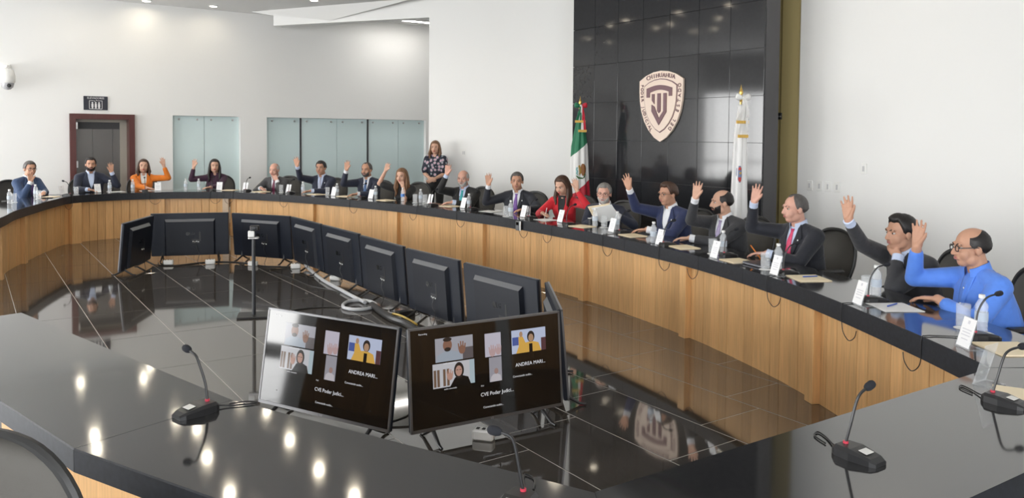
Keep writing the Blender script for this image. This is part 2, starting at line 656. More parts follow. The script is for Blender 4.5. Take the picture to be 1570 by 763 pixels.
# folded facet that dips to the header of the white wall
lo.add([(-5.3, 16.2, ZC), (-4.80, 16.03, 4.10), (-3.55, 15.56, 3.947), (CQ.x, CQ.y, ZC), (-4.80, 16.03, ZC + .1), (-3.55, 15.56, ZC + .1)],
       [(0, 2, 1), (0, 3, 2), (1, 2, 5, 4), (2, 3, 5)])
tag(lo.build('ceiling_lower', M_CEIL), 'lower field of the white ceiling', kind='structure')

# recessed downlights
DL = [(-6.84, 14.95), (-5.8, 15.5), (-3.66, 14.73), (-7.59, 13.9), (-6.62, 14.2), (-6.08, 11.49), (-5.79, 11.0), (-5.18, 12.2), (-4.7, 11.8), (-4.14, 10.73), (-3.45, 9.65), (-3.19, 11.38),
      (-2.52, 10.36), (-3.9, 12.6), (-4.5, 13.1), (-2.9, 8.9), (-2.2, 7.9), (-1.5, 6.9), (-1.9, 9.6), (-1.2, 8.6),
      (-.5, 7.5), (.2, 6.4), (-8.6, 9.0), (-7.9, 7.7), (-7.1, 6.6), (-6.3, 5.4), (-5.3, 9.6), (-4.6, 8.5), (-3.9, 7.4), (-3.2, 6.3),
      (4.0, 8.6), (3.0, 7.4), (1.8, 8.6), (.6, 10.3), (-.9, 12.4), (2.9, 5.0)]
LIGHTS = []
dl0 = None
for i, (x, y) in enumerate(DL):
    low = in_poly((x, y), LOWC)
    z = ZC if low else ZC + .30
    if dl0 is None:
        dl0 = thing('ceiling_light', (x, y, z))
        MB().tube([(.075 * math.cos(a), .075 * math.sin(a), -.006) for a in [2 * PI * k / 24 for k in range(24)]], .012, 6, closed=True).build('rim', M_RIM, dl0, True)
        MB().lathe([(.062, -.004), (.066, .0)], (0, 0, 0), 20).build('lamp', M_LAMP, dl0)
        o = dl0
    else:
        o = copy_tree(dl0)
        o.location = (x, y, z)
    LIGHTS.append(o)

# lamp in the recess behind the white wall, lengthened to brighten the recess
_rc = [W0 + WD * s + Wn * .25 for s in (-1.8, 3.4)]
tag(MB().prism([tuple(_rc[0]), tuple(_rc[1]), tuple(fw(.2, .02)), tuple(fw(6.4, .02))], 4.28, 4.36).build('ceiling_recess', M_CEIL), kind='structure')
ll = thing('linear_ceiling_lamp', (-2.30, 17.62, 4.28), math.atan2(B2.y, B2.x), 'slim linear lamp on the ceiling inside the tall opening', 'ceiling lamp')
MB().box((0, 0, -.02), (1.5, .17, .04)).build('housing', M_RIM, ll)
MB().box((0, 0, -.042), (1.46, .14, .006)).build('diffuser', mat('linear_glow', (1, 1, 1), .5, emit=(1.0, .95, .88), estr=24.0), ll)

# ------------------------------------------------------------------ desks
def arclen(P):
    s = [0.0]
    for i in range(1, len(P)):
        s.append(s[-1] + (P[i] - P[i - 1]).length)
    return s


def at(P, S, s):
    s = max(0.0, min(S[-1], s))
    for i in range(1, len(P)):
        if s <= S[i] + 1e-9:
            t = (s - S[i - 1]) / max(S[i] - S[i - 1], 1e-9)
            d = (P[i] - P[i - 1]).normalized()
            return P[i - 1].lerp(P[i], t), d
    return P[-1], (P[-1] - P[-2]).normalized()


TOP, THICK = 0.75, 0.115


def strip(mb, P, N, o0, o1, z0, z1):
    """solid band along P between offsets o0 and o1"""
    rows = []
    for p, n in zip(P, N):
        a, b = p + n * o0, p + n * o1
        rows.append([(a.x, a.y, z0), (b.x, b.y, z0), (b.x, b.y, z1), (a.x, a.y, z1)])
    mb.loft(rows)


def desk(label, P, out_sign, width, stops, board=0.118, overhang=0.075, slabs=None, N=None, posts=True, thick=THICK):
    """P: inner edge (2-D points), out_sign +1 when the outside lies left of travel"""
    P = [Vector(p) for p in P]
    S = arclen(P)
    if N is None:
        N = []
        for i in range(len(P)):
            d = (P[min(i + 1, len(P) - 1)] - P[max(i - 1, 0)]).normalized()
            N.append(Vector((-d.y, d.x)) * out_sign)
    mid, _ = at(P, S, S[-1] / 2)
    root = thing('conference_desk', (mid.x, mid.y, 0), 0, label, 'desk', 'desks of the conference ring')
    # worktop slabs
    cuts = slabs or [0.0, S[-1]]
    for a, b in zip(cuts[:-1], cuts[1:]):
        pp, nn = [], []
        n = max(2, int((b - a) / .12))
        for k in range(n + 1):
            s = a + .001 + (b - a - .002) * k / n
            p, d = at(P, S, s)
            i = min(range(len(P)), key=lambda q: abs(S[q] - s))
            j = min(max(i + (1 if s > S[i] else -1), 0), len(P) - 1)
            w = 0 if i == j else abs(s - S[i]) / max(abs(S[j] - S[i]), 1e-9)
            nv = N[i].lerp(N[j], w)
            pp.append(p)
            nn.append(nv)
        mb = MB()
        mb.cur = 1
        rows = []
        e = .004
        for p, nv in zip(pp, nn):
            r = []
            for o, z in ((0, TOP - thick), (width, TOP - thick), (width, TOP - e), (width - e, TOP), (e, TOP), (0, TOP - e)):
                q = p + nv * o
                r.append((q.x, q.y, z))
            rows.append(r)
        mb.loft(rows)
        # polished top = band 3 of each segment
        m = 6
        for fi in range((len(rows) - 1) * m):
            if fi % m == 3:
                mb.mi[fi] = 0
        mb.build('worktop_slab', [M_GRANITE, M_GEDGE], root, world=True)
    hz = TOP - thick
    # panels
    for a, b in zip(stops[:-1], stops[1:]):
        pp, nn = [], []
        n = max(2, int((b - a) / .2))
        for k in range(n + 1):
            p, d = at(P, S, a + (b - a) * k / n)
            pp.append(p)
            nn.append(Vector((-d.y, d.x)) * out_sign)
        mb = MB()
        strip(mb, pp, nn, overhang + .022, overhang + .045, 0, hz)
        fp = mb.build('front_panel', M_WOODP, root, world=True)
        nb = max(1, round((b - a) / board))
        bw = (b - a) / nb
        for k in range(nb):
            p, d = at(P, S, a + bw * (k + .5))
            nv = Vector((-d.y, d.x)) * out_sign
            c = p + nv * (overhang + .012 + .0015 * ((k * 7) % 3 - 1))
            R = Matrix.Rotation(math.atan2(d.y, d.x), 3, 'Z')
            MB().box((c.x, c.y, hz / 2), (bw - .0016, .02, hz - .002), R).build('plank', M_WOOD, fp, world=True)
    if posts:
        for s in stops[1:-1]:
            p, d = at(P, S, s)
            nv = Vector((-d.y, d.x)) * out_sign
            c = p + nv * (overhang - .020)
            R = Matrix.Rotation(math.atan2(d.y, d.x), 3, 'Z')
            MB().rbox((c.x, c.y, hz / 2), (.095, .07, hz - .001), .004, R, n=1).build('pilaster', M_WOODP, root, world=True)
    return root, P, S


CURVE = [v.to_2d() if len(v) > 2 else v for v in catmull(INNER, 10)]
i5, i8 = 5 * 10, 8 * 10


def arc_s(P, S, pts):
    out = []
    for q in pts:
        q = Vector(q)
        i = min(range(len(P)), key=lambda k: (P[k] - q).length)
        out.append(S[i])
    return out


# left desk
Pl = CURVE[:i5 + 1]
Sl = arclen(Pl)
NL = []
desk('long curved desk on the left where the blue suited man with glasses sits', Pl, 1, .55, [0, Sl[-1] - 3.2, Sl[-1] - 1.95, Sl[-1] - .02],
     slabs=[0, Sl[-1] - 2.2, Sl[-1]])
# far desk
Pf = CURVE[i5:i8 + 1]
Sf = arclen(Pf)
desk('far end desk in front of the elevator doorway', Pf, 1, .55, [.05, Sf[-1] * .57, Sf[-1] - .045], slabs=[0, Sf[-1]])
# long right arc
Pr = CURVE[i8:]
Sr = arclen(Pr)
# section posts, measured along the arc
posts = arc_s(Pr, Sr, [(-3.17, 12.58), (-1.72, 11.45), (-.38, 9.98), (.72, 8.38), (1.47, 6.87), (1.95, 5.2)])
desk('long curved desk sweeping along the right side in front of the stone wall', Pr, 1, .55, [.05] + posts + [Sr[-1]],
     slabs=[0, posts[0] + .9, posts[2] + .4, posts[3] + .8, posts[4] + .9, Sr[-1]])
MB_corner = MB().box((-4.86, 13.50, .317), (.10, .05, .634))
tag(MB().prism([(-6.90, 12.36), (-6.84, 12.34), (-6.76, 12.47), (-6.83, 12.55), (-6.95, 12.5)], 0, .634).build('corner_post', M_WOODP), 'oak post filling the corner of the left and far desks', 'post')
tag(MB_corner.build('corner_post', mat('pale_oak', (0.52, .40, .29), .45)), 'pale post at the bend of the far desk', 'post')


def miter(P, w):
    P = [Vector(p) for p in P]
    out = []
    for i, p in enumerate(P):
        ns = []
        for a, b in ((i - 1, i), (i, i + 1)):
            if a >= 0 and b < len(P):
                d = (P[b] - P[a]).normalized()
                ns.append(Vector((d.y, -d.x)))
        if len(ns) == 1:
            out.append(ns[0])
        else:
            out.append((ns[0] + ns[1]) / (1 + ns[0].dot(ns[1])))
    return out


def near_desk(label, P, Nv, width, ends):
    P = [Vector(p) for p in P]
    S = arclen(P)
    return desk(label, P, -1, width, [.04, S[-1] / 2, S[-1] - .04], N=Nv, slabs=[0, S[-1]], posts=False, thick=.075)


Nm = miter(NEAR_IN, .58)
near_desk('near left straight desk with its own end, closest chair behind it', NEAR_IN[0:2], Nm[0:2], .58, None)
near_desk('near middle desk carrying the gooseneck microphone with white sticker', NEAR_IN[1:3], Nm[1:3], .58, None)
# near right desk: widens to meet the long arc
root = thing('conference_desk', (1.3, 2.6, 0), 0, 'near right desk with two gooseneck microphones and the clear sign holder', 'desk', 'desks of the conference ring')
v0 = Vector(NEAR_IN[2])
o0 = v0 + Nm[2] * .58
poly = [tuple(v0 + Vector((.001, .001))), (2.06, 3.415), (2.10, 3.447), (3.0, 3.447), (3.0, 3.30), tuple(o0)]
mb = MB()
mb.prism(poly, TOP - .075, TOP)
mb.mi = [1, 0] + [1] * len(poly)
mb.build('worktop_slab', [M_GRANITE, M_GEDGE], root, world=True)
d = (Vector((2.05, 3.41)) - v0).normalized()
nv = Vector((d.y, -d.x))
fp = None
nb = 18
L = (Vector((2.05, 3.41)) - v0).length
hz = TOP - .075
mb = MB()
strip(mb, [v0 + d * .05, v0 + d * (L - .02)], [nv, nv], .062, .085, 0, hz)
fp = mb.build('front_panel', M_WOODP, root, world=True)
for k in range(nb):
    c = v0 + d * (L * (k + .5) / nb) + nv * .05
    MB().box((c.x, c.y, hz / 2), (L / nb - .003, .02, hz - .002), Matrix.Rotation(math.atan2(d.y, d.x), 3, 'Z')).build('plank', M_WOOD, fp, world=True)
# ------------------------------------------------------------------ televisions in the middle of the ring
M_TVB = mat('tv_back_plastic', (0.008, 0.011, 0.019), 0.42, spec=0.3)
M_TVH = mat('tv_back_housing', (0.006, 0.008, 0.014), 0.45, spec=0.3)
M_TVL = mat('tv_ledge_highlight', (0.11, 0.115, 0.125), 0.4)  # bevel highlight painted as a paler grey on the housing's top slope
M_BEZ = mat('tv_bezel', (0.16, 0.16, 0.165), 0.32, metal=0.6)
M_SCR = mat('screen_glass', (0.006, 0.006, 0.006), 0.05, ior=1.6)
M_LOGO = mat('moulded_logo', (0.004, 0.005, 0.006), 0.25)
M_LOGO2 = mat('printed_logo', (0.45, 0.45, 0.46), 0.4)


def scr(name, c=(0, 0, 0), s=1.0):
    return mat('screen_' + name, (0.01, 0.01, 0.01), 0.1, emit=c, estr=s)


TW, TH = 1.03, 0.585


def flat_rect(mb, x0, x1, z0, z1, y):
    mb.add([(x0, y, z0), (x1, y, z0), (x1, y, z1), (x0, y, z1)], [(0, 1, 2, 3)])


def flat_ell(mb, cx, cz, rx, rz, y, n=18):
    mb.add([(cx + rx * math.cos(2 * PI * k / n), y, cz + rz * math.sin(2 * PI * k / n)) for k in range(n)], [tuple(range(n))])


def flat_poly(mb, pts, y):
    mb.add([(x, y, z) for x, z in pts], [tuple(range(len(pts)))])


def hand_poly(mb, cx, cz, s, y):
    """small flat picture of an open hand"""
    flat_ell(mb, cx, cz, .32 * s, .38 * s, y)
    for k, (dx, l) in enumerate(((-.27, .55), (-.09, .72), (.09, .70), (.26, .52))):
        flat_poly(mb, [(cx + dx * s - .07 * s, cz), (cx + dx * s + .07 * s, cz), (cx + dx * 1.25 * s + .06 * s, cz + l * s), (cx + dx * 1.25 * s - .06 * s, cz + l * s)], y)


def screen_picture(scrn, TMx):
    W, Hh = TW - .03, TH - .035

    def XZ(u, v):
        return (-W / 2 + W * u, TH - .018 - Hh * v)

    def tile(u0, u1, v0, v1, paint):
        x0, z1 = XZ(u0, v0)
        x1, z0 = XZ(u1, v1)
        mb = MB()
        mats = []
        w, h = x1 - x0, z1 - z0

        def use(m):
            if m not in mats:
                mats.append(m)
            mb.cur = mats.index(m)

        st = [0]

        def Y():
            st[0] += 1
            return -.0166 - .00025 * st[0]
        paint(mb, use, lambda a: x0 + w * a, lambda b: z0 + h * b, w, h, Y)
        mb.build('video_tile', mats, scrn).data.transform(TMx)

    def man(mb, use, X, Z, w, h, Y):
        use(scr('pale', (.50, .50, .56), .55)); flat_rect(mb, X(0), X(1), Z(0), Z(1), Y())
        use(scr('dusk', (.16, .14, .15), .5)); flat_rect(mb, X(.72), X(1), Z(0), Z(.5), Y())
        use(scr('shirt', (.42, .48, .56), .6)); flat_poly(mb, [(X(0), Z(0)), (X(.72), Z(0)), (X(.62), Z(.32)), (X(.42), Z(.44)), (X(.22), Z(.42)), (X(.05), Z(.28))], Y())
        use(scr('skinb', (.30, .15, .10), .6)); flat_ell(mb, X(.32), Z(.68), w * .12, h * .26, Y())
        use(scr('hair', (.03, .022, .02), .5)); flat_ell(mb, X(.32), Z(.92), w * .115, h * .09, Y()); flat_ell(mb, X(.32), Z(.50), w * .085, h * .09, Y())
        use(scr('skinb')); hand_poly(mb, X(.70), Z(.42), h * .5, Y())

    def woman(mb, use, X, Z, w, h, Y):
        use(scr('pale2', (.66, .66, .70), .6)); flat_rect(mb, X(0), X(1), Z(0), Z(1), Y())
        use(scr('books', (.24, .15, .10), .5))
        for a in (.02, .10, .24, .33):
            flat_rect(mb, X(a), X(a + .06), Z(.05), Z(.75), Y())
        use(scr('glassblue', (.5, .62, .68), .6)); flat_rect(mb, X(.88), X(1), Z(0), Z(1), Y())
        use(scr('blackc', (.02, .018, .02), .5)); flat_poly(mb, [(X(.40), Z(0)), (X(.90), Z(0)), (X(.84), Z(.30)), (X(.66), Z(.42)), (X(.52), Z(.34))], Y())
        use(scr('hair')); flat_ell(mb, X(.62), Z(.62), w * .12, h * .34, Y())
        use(scr('skin', (.58, .34, .27), .6)); flat_ell(mb, X(.615), Z(.60), w * .08, h * .22, Y()); hand_poly(mb, X(.40), Z(.42), h * .42, Y())
        use(scr('hair')); flat_rect(mb, X(.555), X(.60), Z(.63), Z(.655), Y()); flat_rect(mb, X(.63), X(.675), Z(.63), Z(.655), Y())

    def hand(mb, use, X, Z, w, h, Y):
        use(scr('lilac', (.56, .53, .62), .7)); flat_rect(mb, X(0), X(1), Z(0), Z(1), Y())
        use(scr('skin2', (.60, .42, .42), .6)); hand_poly(mb, X(.45), Z(.16), h * .46, Y()); hand_poly(mb, X(.82), Z(.20), h * .42, Y())

    def small(mb, use, X, Z, w, h, Y):
        use(scr('greyl', (.40, .39, .44), .6)); flat_rect(mb, X(0), X(1), Z(0), Z(1), Y())
        use(scr('white', (.66, .62, .66), .6)); flat_poly(mb, [(X(.05), Z(0)), (X(.95), Z(0)), (X(.88), Z(.24)), (X(.6), Z(.32)), (X(.3), Z(.30)), (X(.12), Z(.2))], Y())
        use(scr('skin3', (.42, .27, .24), .6)); flat_ell(mb, X(.55), Z(.42), w * .17, h * .12, Y())

    def yellow(mb, use, X, Z, w, h, Y):
        use(scr('bluew', (.52, .58, .76), .7)); flat_rect(mb, X(0), X(1), Z(0), Z(1), Y())
        use(scr('blue', (.08, .13, .42), .6)); flat_rect(mb, X(.02), X(.20), Z(.35), Z(.7), Y())
        use(scr('maroon', (.13, .05, .06), .5)); flat_rect(mb, X(.86), X(1), Z(0), Z(.55), Y())
        use(scr('yel', (.72, .42, .08), .7)); flat_poly(mb, [(X(.12), Z(0)), (X(.86), Z(0)), (X(.78), Z(.36)), (X(.58), Z(.46)), (X(.40), Z(.42)), (X(.32), Z(.70)), (X(.20), Z(.70)), (X(.20), Z(.3))], Y())
        use(scr('hair')); flat_ell(mb, X(.56), Z(.66), w * .11, h * .24, Y())
        use(scr('skin4', (.52, .32, .20), .6)); flat_ell(mb, X(.56), Z(.60), w * .075, h * .17, Y()); flat_ell(mb, X(.27), Z(.80), w * .05, h * .12, Y())
        use(scr('blackc')); flat_rect(mb, X(.50), X(.60), Z(0), Z(.36), Y())

    tile(.15, .395, .10, .345, man)
    tile(.475, .585, .115, .365, hand)
    tile(.66, .905, .12, .375, yellow)
    tile(.13, .40, .36, .61, woman)
    tile(.50, .585, .375, .635, small)
    M_TXT = scr('text', (.85, .85, .88), .8)
    R = Matrix.Rotation(PI / 2, 4, 'X')
    for body, u, v, size, al in (('ANDREA MARI...', .79, .50, .030, 'CENTER'), ('CVE Poder Judici...', .55, .755, .030, 'CENTER'),
                                 ('Conectando audio...', .73, .62, .017, 'CENTER'), ('Conectando audio...', .52, .89, .017, 'CENTER'), ('Recording', .075, .035, .013, 'CENTER'),
                                 ('audio conectado', .24, .365, .012, 'CENTER'), ('audio conectado', .24, .63, .012, 'CENTER'), ('iPad', .45, .66, .012, 'CENTER')):
        x, z = XZ(u, v)
        text_mesh(body, size, 0.0, 'screen_text', M_TXT, scrn, al, TMx @ Matrix.Translation((x, -.0172, z)) @ R)


def television(a, b, facing_us, label, tilt=5.0, z0=.07):
    a, b = Vector(a), Vector(b)
    c = (a + b) / 2
    d = (b - a) if facing_us else (a - b)
    root = thing('television', (c.x, c.y, 0), math.atan2(d.y, d.x), label, 'television', 'televisions standing on the floor in a ring')
    sx = (b - a).length / TW
    TMx = Matrix.Translation((0, 0, z0)) @ Matrix.Rotation(-math.radians(tilt), 4, 'X')

    def put(mb, name, m, parent=root, smooth=False):
        o = mb.build(name, m, parent, smooth)
        o.data.transform(TMx)
        return o
    RX = Matrix.Rotation(PI / 2, 3, 'X')
    back = put(MB().rbox((0, .004, TH / 2), (TW, TH, .030), .012, RX), 'back_cover', M_TVB)
    mb = MB()
    for c_, s_ in (((0, -.012, TH - .006), (TW, .012, .012)), ((0, -.012, .009), (TW, .012, .018)), ((-TW / 2 + .006, -.012, TH / 2), (.012, .012, TH)), ((TW / 2 - .006, -.012, TH / 2), (.012, .012, TH))):
        mb.box(c_, s_)
    put(mb, 'bezel', M_BEZ)
    scrn = put(MB().box((0, -.0135, TH / 2 + .003), (TW - .024, .004, TH - .028)), 'screen', M_SCR)
    if facing_us:
        screen_picture(scrn, TMx)
        text_mesh('LG', .016, .0004, 'logo', M_LOGO2, root, 'CENTER', TMx @ Matrix.Translation((.008, -.019, .009)) @ Matrix.Rotation(PI / 2, 4, 'X'))
    else:
        h = MB()
        hx, y0, y1, zt = .335, .018, .052, TH - .075
        h.add([(-hx, y0, .012), (hx, y0, .012), (hx, y0, zt), (-hx, y0, zt), (-hx + .02, y1, .02), (hx - .02, y1, .02), (hx - .02, y1, zt - .035), (-hx + .02, y1, zt - .035)],
              [(4, 5, 6, 7), (0, 1, 5, 4), (1, 2, 6, 5), (2, 3, 7, 6), (3, 0, 4, 7), (0, 3, 2, 1)])
        hs = put(h, 'back_housing', M_TVH)
        put(MB().add([(-hx + .004, y0 + .004, zt - .002), (hx - .004, y0 + .004, zt - .002), (hx - .021, y1 + .001, zt - .034), (-hx + .021, y1 + .001, zt - .034),
                      (-hx + .004, y0 + .0, zt - .004), (hx - .004, y0 + .0, zt - .004)], [(0, 1, 2, 3), (0, 4, 5, 1)]), 'ledge', M_TVL, hs)
        RB = Matrix.Rotation(PI, 4, 'Z') @ Matrix.Rotation(PI / 2, 4, 'X')
        text_mesh('LG', .062, .001, 'logo', M_LOGO, hs, 'CENTER', TMx @ Matrix.Translation((-.03, y1 + .001, .31)) @ RB)
        put(MB().lathe([(.026, 0), (.026, .0015)], (.03, y1, .31), 18, Matrix.Rotation(-PI / 2, 3, 'X')), 'logo_disc', M_LOGO, hs)
        put(MB().box((-.13, y1 + .0005, .27), (.022, .002, .13)), 'cable_slot', M_BLACK, hs)
        pr = put(MB().box((-.075, y1 + .0005, .205), (.10, .002, .055)), 'port_recess', M_BLACK, hs)
        for k in range(4):
            put(MB().box((-.112 + .024 * k, y1 + .004, .197 + .006 * (k % 2)), (.011, .008, .011)), 'connector', M_WHITE if k != 1 else M_STEEL, pr)
        put(MB().rbox((.24, y1 - .006, .055), (.055, .03, .004), .004, RX), 'label_sticker', M_WHITE, hs)
        pts = catmull([(-.08, y1 + .006, .19), (-.09, y1 + .03, .12), (-.12, y1 + .02, .04), (-.10, y1 + .05, -.06)], 6)
        put(MB().tube(pts, .0035, 6), 'cable', M_BLACK, smooth=True)
    for s in (-1, 1):
        x = s * TW * .36
        lg = MB()
        lg.tube([(x, .01, z0 + .10), (x, .018, z0 - .005), (x + s * .01, .11, .012), (x + s * .012, .15, .010)], [.012, .013, .010, .008], 8)
        lg.tube([(x, .012, z0 + .02), (x, -.005, z0 - .008), (x + s * .008, -.10, .012), (x + s * .01, -.14, .010)], [.012, .013, .010, .008], 8)
        lg.build('leg', M_BLACK, root, True)
    if abs(sx - 1) > .01:
        root.scale = (sx, 1, 1)
    return root


TVS = [((-4.71, 9.50), (-4.80, 10.49), False, 'leftmost black television, seen almost edge-on from behind'),
       ((-4.88, 10.74), (-3.92, 11.0), False, 'far television seen squarely from behind, below the woman in orange'),
       ((-3.82, 10.95), (-2.91, 10.56), False, 'television seen from behind, right behind the webcam stand'),
       ((-2.86, 10.50), (-2.27, 9.66), False, 'fourth television from the left in the row of backs'),
       ((-2.24, 9.60), (-1.63, 8.74), False, 'fifth television from the left in the row of backs'),
       ((-1.59, 8.62), (-1.01, 7.78), False, 'sixth television from the left, beside the grey coiled hose'),
       ((-.97, 7.68), (-.41, 6.94), False, 'seventh television from the left in the row of backs'),
       ((-.36, 6.84), (.25, 6.04), False, 'rightmost television of the row of backs, with large moulded logo'),
       ((.36, 4.98), (.32, 5.94), None, 'television facing right, its edge joining the front right screen'),
       ((-.56, 4.40), (.32, 4.91), True, 'front right television showing the video call grid clearly'),
       ((-1.57, 4.93), (-.67, 4.42), True, 'front left television with window glare over its video call')]
for a, b, fr, lab in TVS:
    if fr is None:
        television(b, a, False, lab)
    else:
        television(a, b, fr, lab, 9.0 if 'glare' in lab else 5.0)

# ------------------------------------------------------------------ floor stand with a webcam
st = thing('camera_stand', (-2.46, 7.56, 0), .25, 'thin black floor stand holding a small webcam amid the televisions', 'camera stand')
MB().rbox((0, 0, .008), (.30, .26, .016), .01).build('base_plate', M_BLACK, st)
MB().tube([(0, 0, .015), (0, 0, .74)], .017, 12).build('pole', M_DARK, st, True)
MB().rbox((0, 0, .75), (.10, .05, .018), .01).build('clamp', M_STEEL, st)
MB().rbox((-.02, -.01, .79), (.06, .05, .06), .01).build('bracket', M_WHITE, st)
wc = MB().rbox((.01, 0, .845), (.085, .055, .05), .015).build('webcam', M_BLACK, st, True)
MB().lathe([(.018, 0), (.020, .012), (.012, .018)], (.01, -.027, .845), 14, Matrix.Rotation(PI / 2, 3, 'X')).build('lens', M_DARK, wc, True)

# floor socket boxes and cables
for (x, y), lab in zip([(-4.55, 10.50), (-4.02, 10.57), (-3.41, 10.45), (-2.80, 10.28), (-2.10, 9.45), (-.15, 4.52)],
                       ['white socket box left of the far television legs', 'white socket box under the middle of the far television', 'white socket box behind the webcam stand',
                        'white socket box beside the end of the grey hose', 'white socket box on the floor in front of the fifth television', 'white socket box under the front right television']):
    t = thing('socket_box', (x, y, 0), _rng.uniform(-.4, .4), lab, 'socket box', 'socket boxes among the televisions')
    MB().rbox((0, 0, .03), (.125, .075, .06), .018).build('body', M_WHITE, t, True)
    for k in (-1, 0, 1):
        MB().rbox((k * .035, 0, .0605), (.02, .03, .003), .004).build('socket', M_DARK, t)


def cable(name, pts, r, m, label, z=None, n=8, cat='cable'):
    P = [Vector((p[0], p[1], p[2] if len(p) > 2 else (z if z is not None else r))) for p in pts]
    o = MB().tube(catmull(P, n), r, 8).build(name, m, None, True)
    return tag(o, label, cat)


M_HOSE = mat('grey_hose', (0.50, 0.51, 0.53), .4)
cable('conduit_hose', [(-2.75, 10.46, .10), (-2.66, 10.25, .05), (-2.52, 9.98), (-2.30, 9.50), (-2.10, 9.12), (-1.86, 8.72), (-1.66, 8.38), (-1.50, 8.12)], .02, M_HOSE, 'light grey conduit hose lying along the television feet')
lp = [(-1.70, 8.0), (-1.68, 8.17), (-1.56, 8.23), (-1.43, 8.14), (-1.36, 7.98), (-1.42, 7.84), (-1.54, 7.79), (-1.66, 7.87)]
mbh = MB().tube([(x, y, .019) for x, y in [tuple(v) for v in catmull([Vector(p) for p in lp + [lp[0]]], 5)][:-1]], .018, 8, closed=True)
tag(mbh.build('hose_coil', M_HOSE, None, True), 'ring of grey hose coiled on the floor', 'hose')
cable('cable_bundle', [(-1.40, 7.96), (-1.24, 7.62), (-1.10, 7.36), (-.96, 7.19), (-.80, 6.88), (-.68, 6.66)], .032, M_BLACK, 'thick black sheathed bundle of cables by the sixth television')
cable('yellow_cable', [(-1.12, 7.50, .045), (-1.03, 7.40, .050), (-.93, 7.30, .03), (-.86, 7.22)], .011, mat('yellow_jacket', (.65, .45, .08), .4), 'short yellow cable lying on the black bundle')
cable('floor_cable', [(-2.78, 10.02), (-2.90, 10.22), (-3.07, 10.08), (-2.95, 9.88), (-2.70, 9.60), (-2.30, 9.06), (-1.98, 8.80), (-1.88, 8.66)], .006, M_BLACK, 'thin black cord looping from the fourth television along the hose')
cable('floor_cable', [(-2.30, 7.60), (-2.10, 7.84), (-1.94, 7.93), (-1.80, 7.96), (-1.72, 7.94)], .006, M_BLACK, 'thin black cord from the webcam stand to the coiled hose')
cable('floor_cable', [(-4.72, 10.58), (-4.60, 10.38), (-4.38, 10.40), (-4.18, 10.62), (-3.95, 10.72), (-3.62, 10.66), (-3.25, 10.40), (-2.90, 10.36)], .007, M_BLACK, 'thin black cord linking the far television feet')
cable('floor_cable', [(-.78, 4.70), (-.64, 4.78, .03), (-.58, 4.86, .05), (-.50, 4.80), (-.30, 4.82)], .008, M_BLACK, 'black cord in the gap between the two front televisions')
cable('floor_cable', [(-1.25, 7.75), (-1.12, 7.62, .02), (-1.05, 7.52), (-1.18, 7.60), (-1.22, 7.86), (-1.36, 7.9)], .008, mat('white_cord', (.6, .6, .6), .4), 'white cord tangled behind the sixth television')
pa = thing('power_adapter', (-1.02, 7.62, 0), .6, 'black power adapter beside the cable bundle', 'power adapter')
MB().rbox((0, 0, .025), (.18, .09, .05), .01).build('body', M_BLACK, pa)
MB().tube(catmull([(.09, 0, .02), (.17, .03, .01), (.22, .10, .006)], 5), .004, 6).build('lead', M_BLACK, pa, True)

# ------------------------------------------------------------------ shield on the stone wall
M_CREAM = mat('cream_relief', (0.80, 0.66, 0.56), .5)
M_MAUVE = mat('mauve_relief', (0.17, 0.085, 0.10), .5)
sh = thing('wall_emblem', (*(GR0 + A2 * 1.655 + Vector((-B2.x, -B2.y)) * 0.0), 1.675), math.atan2(A2.y, A2.x) + PI, 'cream shield emblem with dark letters fixed to the black stone wall', 'emblem')
# local x = to the right when looking at the wall, local -y = out of the wall
SW, SHH = .405, .955


def shield_outline(k=1.0, cy=.54, n=10):
    half = [(0, 1.0), (.35, .985), (.7, .94), (1.0, .87), (1.0, .72), (.975, .58), (.90, .43), (.76, .29), (.55, .165), (.28, .06), (0, 0)]
    R_ = [(x * SW, y * SHH) for x, y in half]
    L_ = [(-x, y) for x, y in reversed(R_[1:-1])]
    pts = R_ + L_
    cyv = cy * SHH
    return [(x * k, cyv + (y - cyv) * k) for x, y in pts]


RXm = Matrix.Rotation(PI / 2, 3, 'X')        # (x, y, z) -> (x, -z, y): prism depth becomes -y (out of the wall)


def relief(name, poly, d0, d1, m):
    return MB().prism(poly, d0, d1, RXm).build(name, m, sh)


relief('shield_plate', shield_outline(1.0), 0, .028, M_CREAM)
relief('shield_line', shield_outline(.765), .028, .033, M_MAUVE)
relief('inner_shield', shield_outline(.735), .033, .040, M_CREAM)


def sxy(px, py):
    """approximate position on the shield from proportions measured on the emblem"""
    return ((px - 295) / 180 * SW, (695 - py) / 590 * SHH)


def relief_px(name, pts):
    poly = [sxy(*p) for p in pts]
    return relief(name, poly, .040, .052, M_MAUVE)


top = [(187 + 11 * k, 250 - 26 * math.sin(PI * k / 19)) for k in range(20)]
low = [(210 + 8.9 * k, 285 - 22 * math.sin(PI * k / 19)) for k in range(20)]
relief_px('crossbar', top + [(396, 318), (372, 318), (372, 284)] + list(reversed(low))[1:-1] + [(212, 284), (212, 324), (187, 324)])
relief_px('inner_stroke', [(278, 292), (304, 292), (304, 440), (291, 456), (278, 440)])
relief_px('left_stroke', [(232, 296), (252, 296), (252, 380), (232, 350)])
relief_px('chevron', [(328, 292), (352, 292), (352, 448), (291, 556), (230, 440), (230, 385), (252, 400), (291, 500), (328, 440)])


